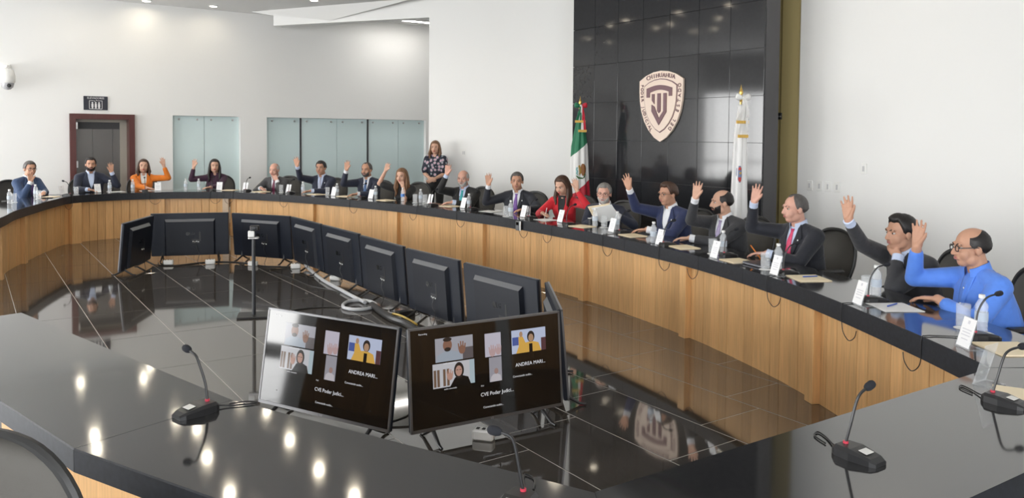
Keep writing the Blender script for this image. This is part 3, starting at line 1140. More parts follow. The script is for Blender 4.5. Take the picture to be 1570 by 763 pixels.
def text_path(word, pts, size, m, name, depth=.004, z0=.028, flip=False):
    """letters along a polyline in shield coordinates"""
    P = [Vector(p) for p in pts]
    S = arclen(P)
    mb = MB()
    n = len(word)
    for i, ch in enumerate(word):
        if ch == ' ':
            continue
        p, d = at(P, S, S[-1] * (i + .5) / n)
        an = math.atan2(d.y, d.x)
        tmp = text_mesh(ch, size, depth, 'tmp', m)
        me = tmp.data
        Mx = Matrix.Translation((p.x, p.y, z0 + depth)) @ Matrix.Rotation(an, 4, 'Z')
        vs = [RXm @ (Mx @ v.co) for v in me.vertices]
        mb.add(vs, [tuple(f.vertices) for f in me.polygons])
        bpy.data.objects.remove(tmp)
    return mb.build(name, m, sh)


text_path('CHIHUAHUA', [(-.27, .855), (-.15, .882), (0, .893), (.15, .882), (.27, .855)], .082, M_MAUVE, 'lettering')
text_path('PODER JUDICIAL', [(-.350, .79), (-.352, .62), (-.325, .45), (-.265, .30), (-.16, .14)], .066, M_MAUVE, 'lettering')
text_path('DEL ESTADO', [(.17, .15), (.265, .29), (.325, .44), (.352, .60), (.350, .78)], .074, M_MAUVE, 'lettering')

# ------------------------------------------------------------------ small wall fixtures
fr = math.atan2(B2.y, B2.x)
cc = fw(-4.72)
ct = thing('security_camera', (cc.x, cc.y, 2.46), fr, 'white dome security camera on a bracket at the left of the far wall', 'security camera')
MB().rbox((0, -.02, .40), (.13, .04, .12), .02).build('wall_plate', M_WHITE, ct)
MB().tube([(0, -.03, .40), (0, -.22, .40), (0, -.25, .37)], .03, 10).build('bracket_arm', M_WHITE, ct, True)
dm = MB().lathe([(.05, .38), (.10, .34), (.125, .24), (.125, .14), (.11, .12)], (0, -.25, 0), 22).build('housing', M_WHITE, ct, True)
MB().lathe([(.01, .005), (.05, .015), (.088, .05), (.10, .10), (.10, .13)], (0, -.25, 0), 22).build('dome', mat('smoked_dome', (.42, .42, .44), .15), ct, True)
MB().lathe([(.035, 0), (.030, .025), (.018, .028)], (.02, -.325, .075), 16, Matrix.Rotation(PI / 2, 3, 'X')).build('lens', M_BLACK, ct, True)

cs = fw(-3.33)
sg = thing('elevator_sign', (cs.x, cs.y, 2.15), fr, 'small dark elevator sign above the mahogany doorway', 'sign')
M_SIGN = mat('sign_navy', (0.02, 0.022, 0.035), .3)
M_SIGNW = mat('sign_white', (.75, .75, .75), .5)
MB().box((0, -.01, .13), (.40, .02, .255)).build('board', M_SIGN, sg)
text_mesh('ELEVADORES', .048, .001, 'sign_text', M_SIGNW, sg, 'CENTER', Matrix.Translation((0, -.0215, .222)) @ Matrix.Rotation(PI / 2, 4, 'X'))
fr_ = MB()
for c_, s_ in (((-.105, -.021, .10), (.007, .002, .15)), ((.105, -.021, .10), (.007, .002, .15)), ((0, -.021, .025), (.21, .002, .007)), ((-.07, -.021, .175), (.075, .002, .007)), ((.07, -.021, .175), (.075, .002, .007))):
    fr_.box(c_, s_)
fr_.build('pictogram_frame', M_SIGNW, sg)
for k in (-1, 0, 1):
    mbp = MB().lathe([(.015, 0), (.015, .002)], (k * .055, -.020, .135), 12, Matrix.Rotation(PI / 2, 3, 'X'))
    mbp.box((k * .055, -.021, .085), (.034, .002, .065))
    mbp.box((k * .055, -.021, .045), (.022, .002, .03))
    mbp.build('pictogram_person', M_SIGNW, sg)
for k in (-1, 1):
    MB().prism([(-.012, 0), (.012, 0), (0, .018 * k)], 0, .002, RXm, (k * .016, -.02, .175)).build('arrow', M_SIGNW, sg)

rr = math.atan2(-A2.y, -A2.x)


def wall_plate(name, p, z, rz, w, h, label, n=1, m=M_WHITE):
    t = thing(name, (p.x, p.y, z), rz, label, 'wall plate', 'switch plates')
    MB().rbox((0, -.006, 0), (w, h, .012), .006, RXm).build('plate', m, t)
    for k in range(n):
        MB().rbox(((k - (n - 1) / 2) * .03, -.014, 0), (.022, h * .5, .008), .003, RXm).build('rocker', mat('rocker_grey', (.55, .55, .56), .4), t)


for k, tt in enumerate((.18, .313, .427, .546)):
    wall_plate('switch_plate', RW0 - A2 * tt, 1.17, rr, .075, .12,
               ('first', 'second', 'third', 'fourth')[k] + ' switch plate of four on the right wall, counted from the olive door')
wall_plate('thermostat', RW0 - A2 * .874, 1.40, rr, .07, .12, 'small thermostat plate higher up on the right wall')
wp = W0 + WD * -.72
wall_plate('switch_plate', wp, 1.42, math.atan2(-WD.y, -WD.x), .085, .12, 'double switch plate on the white wall right of the standing woman', 2)
# ------------------------------------------------------------------ who sits where (plan positions, metres / degrees)
PEOPLE = {
    1: {"o": [-7.671, 12.516], "yaw": -20, "zt": 1.28, "look": -18, "pitch": -5, "ly": 0.06, "R": ["up", [0.11, 0.26, 0.962], [0.123, 0.26, 1.186]], "L": ["t", [0.052, 0.46, 0.8]], "n": -8.7},
    2: {"o": [-7.147, 13.46], "yaw": -55, "zt": 1.321, "look": -5, "pitch": -2, "ly": 0.06, "R": ["t", [0.078, 0.46, 0.8]], "L": ["up", [-0.298, 0.22, 1.067], [-0.281, 0.22, 1.321]], "n": -44.1},
    3: {"o": [-6.477, 13.962], "yaw": -62, "zt": 1.278, "look": -4, "pitch": 0, "ly": 0.06, "R": ["t", [-0.037, 0.46, 0.8]], "L": ["up", [-0.318, 0.18, 1.164], [-0.288, 0.18, 1.381]], "n": -61.8},
    4: {"o": [-5.33, 14.32], "yaw": -82, "zt": 1.277, "look": 14, "pitch": -2, "ly": 0.06, "R": ["up", [0.34, 0.18, 1.139], [0.317, 0.18, 1.347]], "L": ["t", [0.002, 0.46, 0.8]], "n": -83.5},
    5: {"o": [-4.166, 14.169], "yaw": -100, "zt": 1.222, "look": 2, "pitch": -6, "ly": 0.1, "R": ["t", [0.094, 0.46, 0.8]], "L": ["face", [-0.079, 0.2, 0.915], [0.018, 0.2, 1.086]], "n": -115.2},
    6: {"o": [-3.222, 13.63], "yaw": -105, "zt": 1.286, "look": 5, "pitch": -3, "ly": 0.06, "R": ["up", [0.243, 0.46, 1.2], [0.291, 0.46, 1.401]], "L": ["t", [-0.01, 0.46, 0.8]], "n": -120.3},
    7: {"o": [-2.327, 13.031], "yaw": -110, "zt": 1.286, "look": 2, "pitch": -3, "ly": 0.06, "R": ["up", [0.224, 0.36, 1.163], [0.2, 0.36, 1.363]], "L": ["t", [-0.041, 0.46, 0.8]], "n": -125.7},
    8: {"o": [-1.679, 12.588], "yaw": -108, "zt": 1.216, "look": 0, "pitch": -8, "ly": 0.1, "R": ["up", [0.257, 0.2, 1.171], [0.19, 0.2, 1.337]], "L": ["face", [-0.047, 0.2, 0.954], [0.009, 0.2, 1.095]], "n": -128.2},
    9: {"o": [-0.646, 11.617], "yaw": -118, "zt": 1.235, "look": 13, "pitch": -4, "ly": 0.08, "R": ["up", [0.144, 0.34, 1.173], [0.112, 0.34, 1.361]], "L": ["t", [-0.033, 0.46, 0.8]], "n": -137.1},
    10: {"o": [0.105, 10.718], "yaw": -110, "zt": 1.254, "look": 14, "pitch": -3, "ly": 0.06, "R": ["up", [0.348, 0.26, 1.078], [0.359, 0.26, 1.287]], "L": ["t", [-0.248, 0.46, 0.8]], "n": -139.6},
    11: {"o": [0.695, 10.047], "yaw": -118, "zt": 1.247, "look": -10, "pitch": -24, "ly": 0.1, "R": ["t", [0.113, 0.46, 0.8]], "L": ["up", [-0.23, 0.22, 1.085], [-0.202, 0.22, 1.268]], "n": -144.9},
    12: {"o": [1.114, 9.328], "yaw": -112, "zt": 1.199, "look": 4, "pitch": -6, "ly": 0.06, "R": ["hold", [-0.009, 0.36, 0.849]], "L": ["hold", [-0.22, 0.36, 0.859]], "n": -148.4},
    13: {"o": [1.751, 8.366], "yaw": -146, "zt": 1.267, "look": -4, "pitch": -4, "ly": 0.1, "R": ["up", [0.226, 0.48, 1.196], [0.32, 0.48, 1.389]], "L": ["t", [-0.025, 0.46, 0.8]], "n": -152.7},
    14: {"o": [2.107, 7.602], "yaw": -150, "zt": 1.246, "look": -28, "pitch": -2, "ly": 0.08, "R": ["up", [0.071, 0.4, 1.169], [0.032, 0.4, 1.337]], "L": ["t", [0.067, 0.46, 0.8]], "n": -154.7},
    15: {"o": [2.461, 6.658], "yaw": -157, "zt": 1.275, "look": -13, "pitch": -2, "ly": 0.06, "R": ["up", [0.233, 0.34, 1.196], [0.173, 0.34, 1.388]], "L": ["t", [-0.013, 0.402, 0.8]], "n": -161.9},
    16: {"o": [2.837, 5.472], "yaw": -168, "zt": 1.222, "look": -4, "pitch": -4, "ly": 0.12, "R": ["up", [0.08, 0.52, 1.183], [0.108, 0.52, 1.351]], "L": ["face", [-0.042, 0.22, 0.951], [0.06, 0.22, 1.035]], "n": -170.2},
    17: {"o": [2.891, 4.757], "yaw": -180, "zt": 1.217, "look": -4, "pitch": -3, "ly": 0.08, "R": ["up", [0.187, 0.36, 1.079], [0.157, 0.36, 1.262]], "L": ["t", [-0.07, 0.359, 0.8]], "n": -174.1}}
PROPS = {
    'card': [[-7.09, 12.54, -16, 0.3], [-6.79, 13.03, -43, 0.3], [-6.04, 13.55, -66, 0.3], [-5.08, 13.78, -90, 0.3], [-4.61, 13.71, -108, 0.3], [-3.75, 13.29, -118, 0.3], [-2.87, 12.74, -125, 0.3], [-2.18, 12.23, -127, 0.3], [-1.18, 11.35, -136, 0.3], [-0.67, 10.79, -139, 0.3], [0.13, 9.67, -145, 0.21], [0.55, 9.12, -148, 0.25], [1.03, 8.23, -152, 0.2], [1.35, 7.28, -155, 0.06], [1.66, 6.51, -161, 0.06], [1.9, 5.73, -165, 0.06], [2.07, 4.73, -174, 0.06], [2.16, 3.77, -178, 0.07]],
    'bottle': [[-6.89, 10.89, 16, 0.36], [-7.16, 11.94, 12, 0.36], [-6.69, 13.21, -48, 0.36], [-6.41, 13.43, -57, 0.36], [-5.44, 13.8, -80, 0.36], [-5.65, 13.76, -75, 0.36], [-3.47, 13.2, -120, 0.36], [-2.81, 12.77, -125, 0.36], [-2.1, 12.25, -128, 0.36], [-1.63, 11.87, -131, 0.36], [-1.33, 11.59, -135, 0.36], [-0.58, 10.78, -139, 0.36], [-0.01, 9.73, -143, 0.13], [0.92, 8.75, -147, 0.36], [1.12, 8.4, -151, 0.36], [1.33, 7.42, -154, 0.1], [1.81, 6.77, -160, 0.28], [2.01, 5.96, -164, 0.22], [2.3, 4.98, -173, 0.32], [2.42, 4.06, -176, 0.35]],
    'glass': [[-6.97, 11.11, 16, 0.38], [-6.99, 11.73, 15, 0.25], [-6.88, 12.54, -22, 0.1], [-3.91, 13.46, -117, 0.38], [-3.0, 12.93, -125, 0.38], [-1.41, 11.58, -134, 0.3], [-1.26, 11.54, -135, 0.38], [-0.07, 9.76, -142, 0.1], [0.2, 9.75, -145, 0.31], [1.01, 8.64, -149, 0.38], [1.72, 6.77, -160, 0.19], [1.92, 5.98, -164, 0.15], [2.25, 5.0, -173, 0.27], [2.39, 4.17, -175, 0.33]],
    'mic': [[-6.94, 12.4, -9, 0.12], [-6.22, 13.46, -62, 0.3], [-5.19, 13.77, -86, 0.3], [-4.56, 13.69, -110, 0.3], [-3.69, 13.26, -118, 0.3], [-2.32, 12.34, -127, 0.3], [-1.11, 11.17, -137, 0.23], [-0.52, 10.62, -139, 0.3], [0.24, 9.52, -145, 0.21], [0.65, 8.86, -148, 0.2], [1.15, 8.18, -152, 0.28], [1.43, 7.27, -155, 0.12], [1.82, 6.63, -161, 0.25], [2.03, 5.79, -165, 0.2], [2.23, 4.84, -174, 0.23], [2.37, 3.95, -177, 0.28]],
    'folder': [[-7.03, 12.1, 8, 0.21], [-6.61, 13.26, -50, 0.35], [-6.22, 13.56, -63, 0.38], [-4.92, 13.85, -95, 0.38], [-4.27, 13.53, -118, 0.27], [-3.21, 13.04, -123, 0.36], [-2.65, 12.68, -126, 0.38], [-1.9, 11.99, -129, 0.29], [-0.86, 11.09, -138, 0.36], [-0.28, 10.38, -140, 0.34], [0.41, 9.39, -147, 0.28], [0.78, 8.74, -147, 0.24], [1.22, 7.97, -153, 0.25], [1.56, 7.15, -156, 0.19], [1.82, 6.39, -162, 0.17], [2.11, 5.61, -167, 0.23], [2.27, 4.67, -174, 0.25], [2.38, 3.75, -178, 0.29]]}
OWN = {1: 'the blue suited man at the far left', 2: 'the bearded man in the doorway', 3: 'the woman in orange', 4: 'the woman in dark plum',
       5: 'the bald man in a grey suit', 6: 'the navy suited man with a pale tie', 7: 'the man with a blue tie', 8: 'the long haired woman in black',
       9: 'the white bearded man with a teal tie', 10: 'the man with a purple tie', 11: 'the woman in red', 12: 'the grey haired man reading papers',
       13: 'the man in bright navy with glasses', 14: 'the balding man with a dark beard', 15: 'the man with a pink tie',
       16: 'the young man in a grey jacket', 17: 'the man in the blue shirt'}
SEEN = {}


def owner_of(x, y):
    return min(PEOPLE, key=lambda k: (PEOPLE[k]['o'][0] - x) ** 2 + (PEOPLE[k]['o'][1] - y) ** 2)


def owned_label(kind, text, x, y):
    """text in front of the owner; a second one of the kind before the same person is told apart by its side"""
    k = owner_of(x, y)
    n = 0
    if kind in PROPS:       # several of a kind before one person: told apart from left to right in the picture
        mine = sorted((q[0] / q[1], q[0], q[1]) for q in PROPS[kind] if owner_of(q[0], q[1]) == k)
        if len(mine) > 1:
            i = [(q[1], q[2]) for q in mine].index((x, y))
            word = ('left', 'right') if len(mine) == 2 else ('leftmost', 'middle', 'rightmost')
            return word[min(i, len(word) - 1)] + ' ' + text + ' before ' + OWN[k]
    return text + ' before ' + OWN[k]


for o in LIGHTS:
    i = LIGHTS.index(o)
    tag(o, ('round ceiling downlight at the upper left, left of the pair', 'round ceiling downlight at the upper left, right of the pair', 'round ceiling downlight cut by the top edge',
            )[i] if i < 3 else 'recessed ceiling downlight above the picture, seen only as a reflection', 'ceiling light', 'recessed ceiling downlights')

# ------------------------------------------------------------------ office chairs
M_CHM = mat('chair_mesh', (0.085, 0.080, 0.072), .75, bump=.4, bscale=900)
M_CHF = mat('chair_frame', (0.018, 0.018, 0.018), .42)


LIFT = 0.0


def back_pt(u, t, dy=0.0):
    """u in -1..1 across, t in 0..1 upwards"""
    z = .50 + .47 * t
    w = (.222 + .03 * min(t / .4, 1)) * max(1 - max(0, (t - .4) / .6) ** 3.0, .004) ** .42
    y = -.235 - .10 * t - .035 * math.sin(PI * t) * .6 + .055 * u * u + dy
    return Vector((u * w, y, z + LIFT * t))


def make_chair(arm=.665, lift=0.0):
    t = thing('office_chair', (0, 0, 0))
    MB().rbox((0, .01, .455), (.50, .48, .075), .09, n=5).build('seat', M_CHM, t, True)
    mb = MB()
    rows = []
    nu, nt_ = 10, 14
    for i in range(nt_ + 1):
        tt_ = 1 - (1 - i / nt_) ** 1.9
        rows.append([back_pt(-1 + 2 * j / nu, tt_, .008) for j in range(nu + 1)] + [back_pt(1 - 2 * j / nu, tt_, -.008) for j in range(nu + 1)])
    mb.loft(rows)
    mb.build('backrest', M_CHM, t, True)
    edge = [back_pt(-1, 1 - (1 - k / 16) ** 1.9) for k in range(17)] + [back_pt(1, 1 - (k / 16) ** 1.9) for k in range(17)] + \
        [back_pt(1 - 2 * k / 8, 0) for k in range(1, 8)]
    MB().tube(edge, .015, 8, closed=True).build('back_frame', M_CHF, t, True)
    MB().tube([(0, -.245, .60), (0, -.27, .48), (0, -.20, .40), (0, -.02, .40)], [.03, .032, .03, .028], 8).build('back_bracket', M_CHF, t, True)
    for s in (-1, 1):
        ar = MB().rbox((s * .275, .02, arm), (.07, .27, .03), .03, n=4).build('armrest', M_CHF, t, True)
        MB().tube([(s * .20, -.02, .42), (s * .265, -.02, .43), (s * .275, -.03, .50), (s * .275, -.01, arm - .015)], .016, 8).build('arm_post', M_CHF, t, True)
    MB().tube([(0, 0, .08), (0, 0, .25)], .032, 12).build('gas_column', M_CHF, t, True)
    MB().tube([(0, 0, .25), (0, 0, .42)], .020, 12).build('piston', M_STEEL, t, True)
    for k in range(5):
        a = 2 * PI * k / 5 + .3
        e = Vector((math.cos(a) * .30, math.sin(a) * .30, .075))
        lg = MB().tube([(0, 0, .105), tuple(e * .5 + Vector((0, 0, .058))), tuple(e)], [.028, .022, .016], 8).build('base_leg', M_CHF, t, True)
        R = Matrix.Rotation(a, 3, 'Z') @ Matrix.Rotation(PI / 2, 3, 'X')
        MB().lathe([(.02, -.02), (.030, -.014), (.030, .014), (.02, .02)], (e.x, e.y, .031), 12, R).build('caster', M_BLACK, lg, True)
    return t


chair0 = make_chair()
_first = True


def place_chair(x, y, yaw, label):
    global _first
    o = chair0 if _first else copy_tree(chair0)
    _first = False
    o.location = (x, y, 0)
    o.rotation_euler = (0, 0, math.radians(yaw - 90))
    tag(o, label, 'chair', 'black office chairs round the ring')
    return o


for k, d in PEOPLE.items():
    a = math.radians(d['n'])
    yaw = d['n'] * .8 + d['yaw'] * .2
    f = Vector((math.cos(math.radians(yaw)), math.sin(math.radians(yaw))))
    p = Vector(d['o']) - f * .05
    place_chair(p.x, p.y, yaw, 'dark mesh backed office chair of ' + OWN[k])
LIFT = .06
nc = make_chair(.59)
nc.location = (-1.13, 2.13, 0)
nc.rotation_euler = (0, 0, math.radians(72 - 90))
tag(nc, 'empty black office chair at the near left corner of the picture', 'chair', 'black office chairs round the ring')
LIFT = 0.0

# ------------------------------------------------------------------ microphones
M_MIC = mat('mic_body', (0.016, 0.016, 0.017), .35)
M_FOAM = mat('mic_foam', (0.010, 0.011, 0.016), .9, bump=.5, bscale=600)
M_RED = mat('mic_ring', (.35, .03, .05), .3, emit=(.9, .08, .14), estr=.18)
M_LBL = mat('paper_label', (.70, .69, .66), .6)


def microphone(x, y, yaw_user, off, label, neck=((0, 0, .0), (0, .01, .10), (0, .05, .17), (0, .10, .19)), sticker=True, loop=True, s=1.0, cab_side=1):
    """local +y points to the user; off = distance to the inner desk edge behind it"""
    t = thing('gooseneck_microphone', (x, y, TOP), math.radians(yaw_user - 90), label, 'microphone', 'gooseneck microphones on the desks')
    mb = MB()
    L, W = .150 * s, .092 * s
    rings = []
    for yy, ww, z0, z1 in ((-L * .50, .62, .0, .022), (-L * .40, .86, .0, .034), (-L * .05, 1.0, .0, .034), (L * .38, .80, .0, .022), (L * .5, .60, .0, .014)):
        w = W / 2 * ww
        rings.append([(-w, yy, z0), (w, yy, z0), (w, yy, z1 * .7), (w * .78, yy, z1), (-w * .78, yy, z1), (-w, yy, z1 * .7)])
    mb.loft(rings)
    b = mb.build('base', M_MIC, t)
    if sticker:
        MB().box((0, L * .17, .0310), (.040, .028, .001), Matrix.Rotation(-.16, 3, 'X')).build('sticker', M_LBL, b)
    ft = Vector((0, -L * .30, .034))
    MB().tube([ft + Vector((0, 0, -.004)), ft + Vector((0, 0, .007))], .0085, 10).build('light_ring', M_RED, t, True)
    pts = [ft + Vector(p) for p in neck]
    P = catmull(pts, 5)
    MB().tube(P, .0048, 8).build('gooseneck', M_MIC, t, True)
    dr = (P[-1] - P[-3]).normalized()
    hd = MB()
    e = P[-1]
    hd.tube([e - dr * .004, e, e + dr * .010, e + dr * .026, e + dr * .034, e + dr * .038], [.006, .010, .0135, .0135, .010, .004], 12)
    hd.build('mic_head', M_FOAM, t, True)
    if loop:
        e_ = off + .012
        c = cab_side
        pts = [(0, -L * .5, .010), (c * .03, -L * .5 - .05, .005), (c * .05, -min(off, .6) * .75, .004), (c * .05, -off + .01, .004), (c * .05, -e_, -.01), (c * .055, -e_ + .002, -.12),
               (c * .08, -e_, -.17), (c * .14, -e_, -.20), (c * .20, -e_, -.17), (c * .22, -e_ + .002, -.125)]
        if off < .16:
            del pts[2]
    else:
        c = cab_side
        pts = [(0, -L * .5, .010), (c * .03, -L * .5 - .04, .005), (c * .06, -L * .5 - .08, .004), (c * .08, -L * .5 - .125, .004), (c * .04, -L * .5 - .11, .004), (c * .012, -L * .5 - .05, .004)]
    MB().tube(catmull(pts, 5), .0028, 6).build('cable', M_BLACK, t, True)
    return t


for i, (x, y, n, o) in enumerate(PROPS['mic']):
    microphone(x, y, n + 180, o, owned_label('mic', 'black gooseneck microphone', x, y), cab_side=1 if i % 3 else -1)
# near desks, where nobody is in view
microphone(-1.12, 2.80, 232, .10, 'gooseneck microphone with white sticker on the near left desk', loop=False, cab_side=-1,
           neck=((0, 0, 0), (.012, .0, .06), (.035, .01, .13), (.05, .015, .160), (.085, .018, .172)))
microphone(.015, 2.09, 240, .10, 'gooseneck microphone at the bottom edge, its red ring lit', loop=False, cab_side=1,
           neck=((0, 0, 0), (.01, .005, .06), (.022, .01, .125), (.035, .015, .15), (.062, .02, .156)))
microphone(1.09, 2.45, -56, .14, 'gooseneck microphone on the near right desk, wholly in view', loop=False, cab_side=-1,
           neck=((0, 0, 0), (-.008, .01, .06), (-.026, .015, .125), (-.04, .02, .155), (-.065, .025, .17)))
microphone(1.87, 2.97, -56, .14, 'gooseneck microphone beside the clear sign holder, cut by the right edge', loop=False, cab_side=-1,
           neck=((0, 0, 0), (-.012, .01, .06), (-.035, .02, .135), (-.06, .03, .16), (-.115, .04, .166)))

# ------------------------------------------------------------------ cards, bottles, glasses, papers
M_ACR = mat('clear_acrylic', (.92, .95, .97), .06, alpha=.22, spec=.7)
M_CARD = mat('white_card', (.86, .86, .87), .6)
M_INK = mat('grey_print', (.62, .62, .66), .6)
M_WATER = mat('clear_bottle', (.86, .89, .92), .08, alpha=.30, spec=.9)
M_TUMB = mat('clear_tumbler', (.88, .91, .93), .05, alpha=.17, spec=1.0)
M_BLBL = mat('bottle_label', (.62, .70, .80), .5, alpha=.6)
M_BLBL2 = mat('bottle_label_blue', (.10, .25, .62), .5)


def make_card(with_card=True):
    t = thing('name_card', (0, 0, 0))
    lean = math.radians(16)
    R = Matrix.Rotation(-lean, 3, 'X')       # local -y faces the reader in the middle of the ring
    mb = MB()
    mb.box((0, .035, .002), (.104, .075, .004))
    mb.box(R @ Vector((0, 0, .076)), (.104, .003, .150), R)
    mb.build('holder', M_ACR, t)
    if with_card:
        c = MB().box(R @ Vector((0, -.003, .078)), (.098, .0015, .140), R).build('card', M_CARD, t)
        p = MB()
        for z, w in ((.128, .016), (.092, .070), (.078, .060), (.064, .066), (.045, .05)):
            p.box(R @ Vector((0, -.0042, z)), (w, .0006, .005 if z < .12 else .016), R)
        p.build('print', M_INK, c)
    return t


def make_bottle(lbl):
    t = thing('water_bottle', (0, 0, 0))
    pr = [(.024, 0), (.030, .004), (.031, .02)]
    for k in range(6):
        pr += [(.031, .024 + k * .018), (.0295, .030 + k * .018), (.0295, .036 + k * .018)]
    pr += [(.031, .138), (.028, .152), (.018, .170), (.0125, .178), (.0125, .186)]
    MB().lathe(pr, n=18).build('body', M_WATER, t, True)
    MB().lathe([(.0318, .066), (.0318, .112)], n=18).build('label', lbl, t, True)
    MB().lathe([(.0155, .184), (.0155, .200), (.0135, .202)], n=16).build('cap', M_WHITE, t, True)
    return t


def make_glass():
    t = thing('drinking_glass', (0, 0, 0))
    MB().lathe([(.033, .0), (.034, .004), (.036, .128), (.0345, .128), (.0325, .014), (.001, .013)], n=20).build('tumbler', M_TUMB, t, True)
    cs_ = MB().lathe([(.045, .0), (.046, .0015)], n=20).build('paper_coaster', M_CARD, t)
    cs_.location.z = -.0005
    return t


def spread(proto_fn, items, kind, text, cat, group, turn=180, dz=0.0):
    proto = None
    for it in items:
        x, y, n = it[0], it[1], it[2]
        if proto is None:
            proto = o = proto_fn()
        else:
            o = copy_tree(proto)
        o.location = (x, y, TOP + dz)
        o.rotation_euler = (0, 0, math.radians(n + 90))
        tag(o, owned_label(kind, text, x, y), cat, group)


spread(make_card, PROPS['card'], 'card', 'white name card', 'name card', 'name cards along the desks')
blue_b = [PROPS['bottle'][9]]
spread(lambda: make_bottle(M_BLBL), [b for b in PROPS['bottle'] if b not in blue_b], 'bottle', 'clear water bottle', 'bottle', 'water bottles on the desks')
spread(lambda: make_bottle(M_BLBL2), blue_b, 'bottle', 'water bottle with a bright blue label', 'bottle', 'water bottles on the desks')
spread(make_glass, PROPS['glass'], 'glass', 'glass tumbler', 'glass', 'tumblers on the desks', dz=.001)
# clear empty sign holder on the near right desk
eh = make_card(False)
eh.name = 'sign_holder'
eh.location = (1.93, 3.24, TOP)
eh.rotation_euler = (0, 0, math.radians(124 + 90))
eh.scale = (1.0, 1.1, 1.15)
tag(eh, 'empty clear acrylic sign holder at the corner of the near right desk', 'sign holder')

M_MANILA = mat('manila_card', (.88, .75, .53), .6)
M_PAPER = mat('white_paper', (.84, .84, .83), .6)
M_PEN = mat('pen_blue', (.05, .10, .40), .3)


def folder(x, y, rot, label, kind='manila', w=.30, h=.22, pen=False):
    t = thing('document_folder' if kind == 'manila' else 'paper_sheets', (x, y, TOP), math.radians(rot), label, 'folder' if kind == 'manila' else 'papers', 'papers on the desks')
    if kind == 'manila':
        MB().box((0, 0, .0015), (w, h, .003)).build('back_cover', M_MANILA, t)
        MB().box((.003, .002, .004), (w - .02, h - .016, .002)).build('sheets', M_PAPER, t)
        MB().box((-.001, -.001, .006), (w - .002, h - .003, .0016), Matrix.Rotation(.012, 3, 'Z')).build('front_cover', M_MANILA, t)
        MB().box((w / 2 + .005, h * .2, .0015), (.012, .07, .002)).build('tab', M_MANILA, t)
    else:
        for k in range(3):
            MB().box((.003 * k, -.002 * k, .001 + .0012 * k), (w, h, .001), Matrix.Rotation(.03 * k, 3, 'Z')).build('sheet', M_PAPER, t)
    return t


def pen(x, y, z, rot, label, m=M_PEN):
    t = thing('pen', (x, y, z), math.radians(rot), label, 'pen')
    MB().tube([(-.06, 0, .005), (.055, 0, .005)], .0045, 8).build('barrel', m, t, True)
    MB().tube([(.055, 0, .005), (.070, 0, .005)], [.004, .001], 8).build('tip', M_STEEL, t, True)
    MB().box((-.035, .004, .009), (.045, .002, .003)).build('clip', M_WHITE, t)


for i, (x, y, n, o) in enumerate(PROPS['folder']):
    kd = 'paper' if i in (1, 2, 9, 10, 16) else 'manila'
    sm = i in (14,)
    folder(x, y, n + 90 + _rng.uniform(-8, 8), owned_label('folder', 'manila folder' if kd == 'manila' else 'loose white sheets', x, y), kind=kd,
           w=.24 if not sm else .2, h=.20 if i < 15 else .23)
folder(2.02, 3.06, -30, 'manila folder lying on the near right desk behind a microphone', w=.24, h=.17)
pen(2.13, 5.63, TOP + .008, 15, 'blue pen on the manila folder before ' + OWN[15])
pen(2.27, 4.70, TOP + .005, 40, 'blue pen on the white sheets before ' + OWN[16])
pen(2.10, 3.10, TOP + .008, 20, 'blue pen on the folder at the right edge')

# tablet computers
tb = thing('laptop', (1.95, 6.17, TOP), math.radians(-70), 'closed silver laptop before ' + OWN[15], 'laptop')
MB().rbox((0, 0, .009), (.26, .18, .014), .012).build('body', mat('laptop_silver', (.30, .31, .34), .35, metal=.5), tb)
MB().rbox((0, 0, .0185), (.255, .175, .005), .012).build('lid', mat('laptop_lid', (.05, .052, .06), .3), tb)
tb2 = thing('document_tray', (.98, 8.98, TOP), math.radians(-150), 'flat black document case before ' + OWN[12], 'document case')
MB().rbox((0, 0, .035), (.24, .04, .07), .004).build('body', M_DARK, tb2)
MB().box((0, 0, .0715), (.25, .06, .003)).build('top_sheet', M_PAPER, tb2)
tb3 = thing('smartphone', (-6.98, 11.92, TOP), math.radians(20), 'black smartphone lying before ' + OWN[1], 'phone')
MB().rbox((0, 0, .005), (.16, .08, .008), .01).build('body', M_BLACK, tb3)
MB().box((0, 0, .0095), (.15, .072, .001)).build('screen', M_SCR, tb3)
# clip device on the desk edge
ec = CURVE[0]
q = Vector((.085, 9.345))
dv = thing('table_controller', (q.x, q.y, .655), math.radians(-144 + 90), 'small grey controller box hung on the desk edge before ' + OWN[10], 'controller')
MB().rbox((0, -.012, .03), (.075, .018, .11), .006).build('body', mat('controller_grey', (.12, .13, .14), .35), dv)
MB().box((.045, -.012, .03), (.012, .012, .11)).build('side_strip', M_WHITE, dv)
MB().box((0, -.0215, .055), (.05, .002, .035)).build('display', M_SCR, dv)
# ------------------------------------------------------------------ surfaces grown from overlapping volumes
def grow(mb, name, mats, parent, voxel, smooth=3, ratio=1.0, fac=.5):
    """union of the collected closed shapes as one continuous smooth mesh"""
    tmp = link('grow_tmp', mb.mesh('grow_tmp', mats))
    m = tmp.modifiers.new('r', 'REMESH')
    m.mode = 'VOXEL'
    m.voxel_size = voxel
    m.adaptivity = 0
    if smooth:
        s = tmp.modifiers.new('s', 'SMOOTH')
        s.factor = fac
        s.iterations = smooth
    if ratio < 1:
        d = tmp.modifiers.new('d', 'DECIMATE')
        d.ratio = ratio
    dg = bpy.context.evaluated_depsgraph_get()
    me = bpy.data.meshes.new_from_object(tmp.evaluated_get(dg))
    bpy.data.objects.remove(tmp)
    me.name = name
    me.materials.clear()
    for x in (mats if isinstance(mats, (list, tuple)) else [mats]):
        me.materials.append(x)
    me.polygons.foreach_set('use_smooth', [True] * len(me.polygons))
    return link(name, me, parent)


